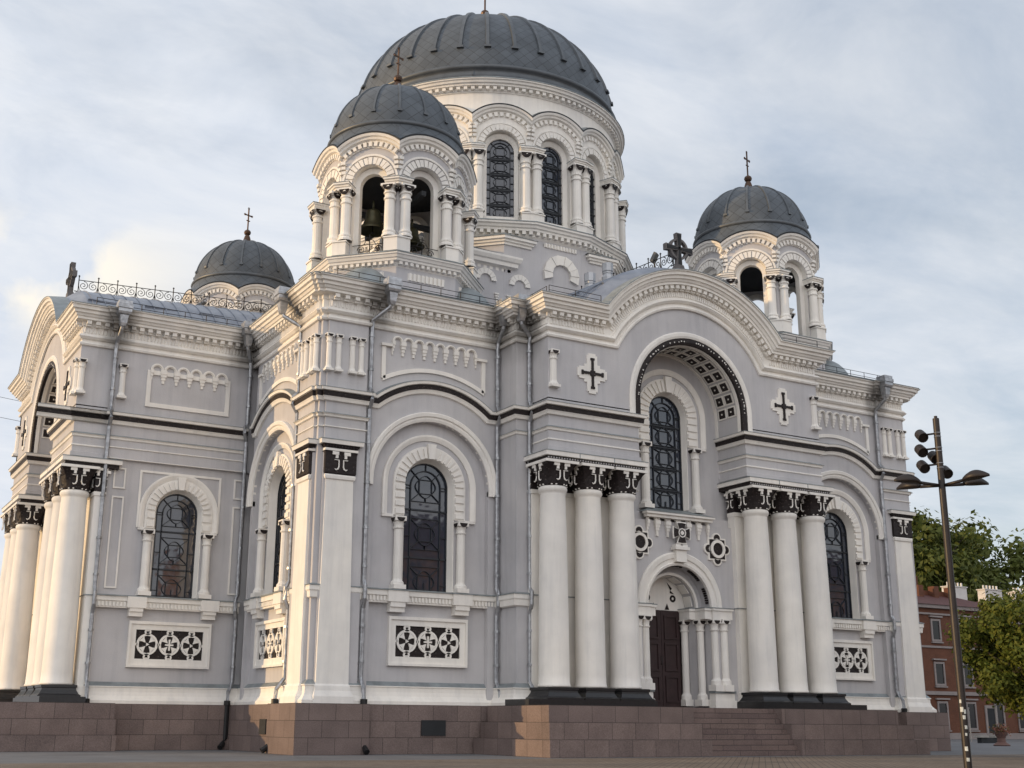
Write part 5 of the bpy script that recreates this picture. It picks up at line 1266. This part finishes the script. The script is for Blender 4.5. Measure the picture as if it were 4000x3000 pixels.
# ---- trees
def leaf_mat(name, a, b, tr=.35):
    m, t, p = new_mat(name); p.inputs['Roughness'].default_value = .6; p.inputs['Specular IOR Level'].default_value = .2
    oi = N(t, 'ShaderNodeNewGeometry'); c = mixc(t, oi.outputs['Random Per Island'], a, b)
    c = mixc(t, 1.0, c, ramp(t, noise(t, pos(t), .6, 3), [(.3, .7), (.7, 1.25)]), 'MULTIPLY')
    t.links.new(c, p.inputs['Base Color'])
    tl = N(t, 'ShaderNodeBsdfTranslucent'); t.links.new(c, tl.inputs[0]); mx = N(t, 'ShaderNodeMixShader', i={0: tr})
    t.links.new(p.outputs[0], mx.inputs[1]); t.links.new(tl.outputs[0], mx.inputs[2]); t.links.new(mx.outputs[0], t.nodes['Material Output'].inputs[0]); return m
M_LEAF1 = leaf_mat('linden_leaves', (.085, .115, .018), (.16, .17, .03)); M_LEAF2 = leaf_mat('chestnut_leaves', (.075, .10, .022), (.13, .145, .035))
M_BARK = simple('bark', (.06, .048, .038), .9, var=.3, sc=6, bst=.5, bsc=9)
def tree(x, y, h, rx, rz, zc, nclump, nleaf, ls, mat_, label, group=None, seed=1, cr=.30, clear=1.0):
    R = random.Random(seed); t = empty('tree', (x, y, 0), label, 'tree', group)
    tr = MB(); tr.tube([(x, y, 0), (x+.1, y, zc*.3), (x-.1, y+.1, zc*.65), (x, y, zc)], [rx*.075, rx*.06, rx*.05, rx*.03], 9)
    cl = []
    for i in range(nclump):
        while True:
            p = Vector((R.uniform(-1, 1), R.uniform(-1, 1), R.uniform(-1, 1)))
            if .25 < p.length < 1: break
        k = p.length**.35/p.length*R.uniform(.72, 1.0); p *= k
        wob = 1+.16*sin(3*atan2(p.y, p.x)+seed)*cos(2.3*p.z+seed)
        c = Vector((x+p.x*rx*wob, y+p.y*rx*wob, zc+p.z*rz*wob)); cl.append((c, R.uniform(.65, 1.25)))
        if i % 3 == 0: b = Vector((x, y, zc-rz*.4)); tr.tube([b, b.lerp(c, .5)+Vector((0, 0, -.2)), c], [rx*.028, rx*.016, rx*.005], 5)
    tr.build('trunk', M_BARK, t)
    v = []; f = []
    for c, s in cl:
        r = rx*cr*s
        for _ in range(nleaf):
            while True:
                p = Vector((R.gauss(0, .5), R.gauss(0, .5), R.gauss(0, .42)))
                if p.length < 1.15: break
            q = c+p*r; n = (p.normalized()+Vector((R.uniform(-.8, .8), R.uniform(-.8, .8), R.uniform(-.2, .9)))).normalized()
            a = n.cross(Vector((R.uniform(-1, 1), R.uniform(-1, 1), R.uniform(-1, 1)))).normalized(); b = n.cross(a); l = ls*R.uniform(.6, 1.35); o = len(v)
            v += [tuple(q-a*l), tuple(q+b*l*.5-a*.1*l), tuple(q+a*l), tuple(q-b*l*.5-a*.1*l)]; f.append((o, o+1, o+2, o+3))
    m = MB(); m.v, m.f, m.m = v, f, [0]*len(f); m.build('crown', mat_, t, recalc=False)
tree(28.1, -11.0, 7, 2.45, 2.45, 4.4, 110, 190, .11, M_LEAF1, 'rounded clipped linden in front of the red houses, its left side catching sun', seed=3, cr=.26)
tree(104, 62, 28, 9.5, 9.0, 19.0, 120, 170, .42, M_LEAF2, 'tall dark tree rising behind the red brick house roof, nearest the lamp post', 'trees behind the red houses', seed=5, cr=.24)
tree(122, 68, 28, 10, 9.5, 18.0, 100, 150, .45, M_LEAF2, 'dark tree at the right edge behind the white chimneys', 'trees behind the red houses', seed=8, cr=.25)
tree(90, 66, 22, 8.5, 6, 15.0, 80, 150, .42, M_LEAF2, 'lower tree just right of the church corner above the brick roof', 'trees behind the red houses', seed=9, cr=.25)
tree(-12.5, 62, 22, 6.5, 9, 12.0, 110, 150, .32, M_LEAF2, 'tree at the far left edge behind the portal columns', seed=11, cr=.25)

# ---- small things on the square
b = empty('bench', (64.5, 20.2, 0), 'low concrete bench with two pale slabs beside the plaza', 'bench')
def bx(name, mat_, par, *a): q = MB(); q.box(nomap, *a); return q.build(name, mat_, par)
M_CONC = simple('concrete', (.36, .34, .31), .85, var=.2, bst=.2)
bx('slab', M_CONC, b, 63.2, 64.1, 19.9, 20.5, .42, .58); bx('slab', M_CONC, b, 64.9, 65.7, 19.9, 20.5, .42, .58); bx('base', M_DARK, b, 63.4, 65.5, 20.0, 20.4, 0, .41)
pt = empty('planter', (53.9, 10.75, 0), 'small terracotta planter with reddish flowers right of the low bench', 'planter')
q = MB(); q.lathe((53.9, 10.75), [(.02, 0), (.5, 0), (.55, .06), (.28, .25), (.26, .5), (.42, .8), (.44, .88), (.02, .86)], 14); q.build('bowl', simple('terracotta', (.16, .09, .075), .8, bst=.1), pt)
R = random.Random(4); q = MB()
for i in range(260):
    c = Vector((53.9+R.gauss(0, .25), 10.75+R.gauss(0, .25), 1.05+R.gauss(0, .16))); a = Vector((R.uniform(-1, 1), R.uniform(-1, 1), R.uniform(-1, 1))).normalized()*.09; d = a.cross(Vector((R.uniform(-1, 1), .3, R.uniform(-1, 1)))).normalized()*.06
    q.add([c-a, c+d, c+a, c-d], [(0, 1, 2, 3)])
q.build('foliage', leaf_mat('flowers', (.10, .10, .03), (.40, .16, .13)), pt, recalc=False)
for i, (x, y, h_, lab) in enumerate(((67.6, 24.7, 2.7, 'thin pale post left of the low bench, nearest to the lamp post'), (70.8, 27.0, 2.7, 'thin pale post between the lamp post and the low bench'), (78.8, 30.6, 2.9, 'thin pale post standing behind the planter'))):
    q = MB(); q.tube([(x, y, 0), (x, y, h_)], .045, 6); q.lathe((x, y), [(.045, h_-.02), (.07, h_), (.07, h_+.06), (0, h_+.08)], 6); tag(q.build('post', M_CONC), lab, 'post', 'thin posts by the low bench')
# overhead wires, high above the square
for k, (z, lab) in enumerate(((30.5, 'upper thin overhead wire crossing the sky at left'), (28.6, 'lower thin overhead wire crossing the sky at left'))):
    q = MB(); pts = [(-75+150*i/30*1.0, 60+25*i/30, z+3.0*((i/30-.5)**2)*4-7.0*i/30+3) for i in range(31)]
    q.tube(pts, .022, 4); tag(q.build('overhead_wire', M_IRON), lab, 'wire')
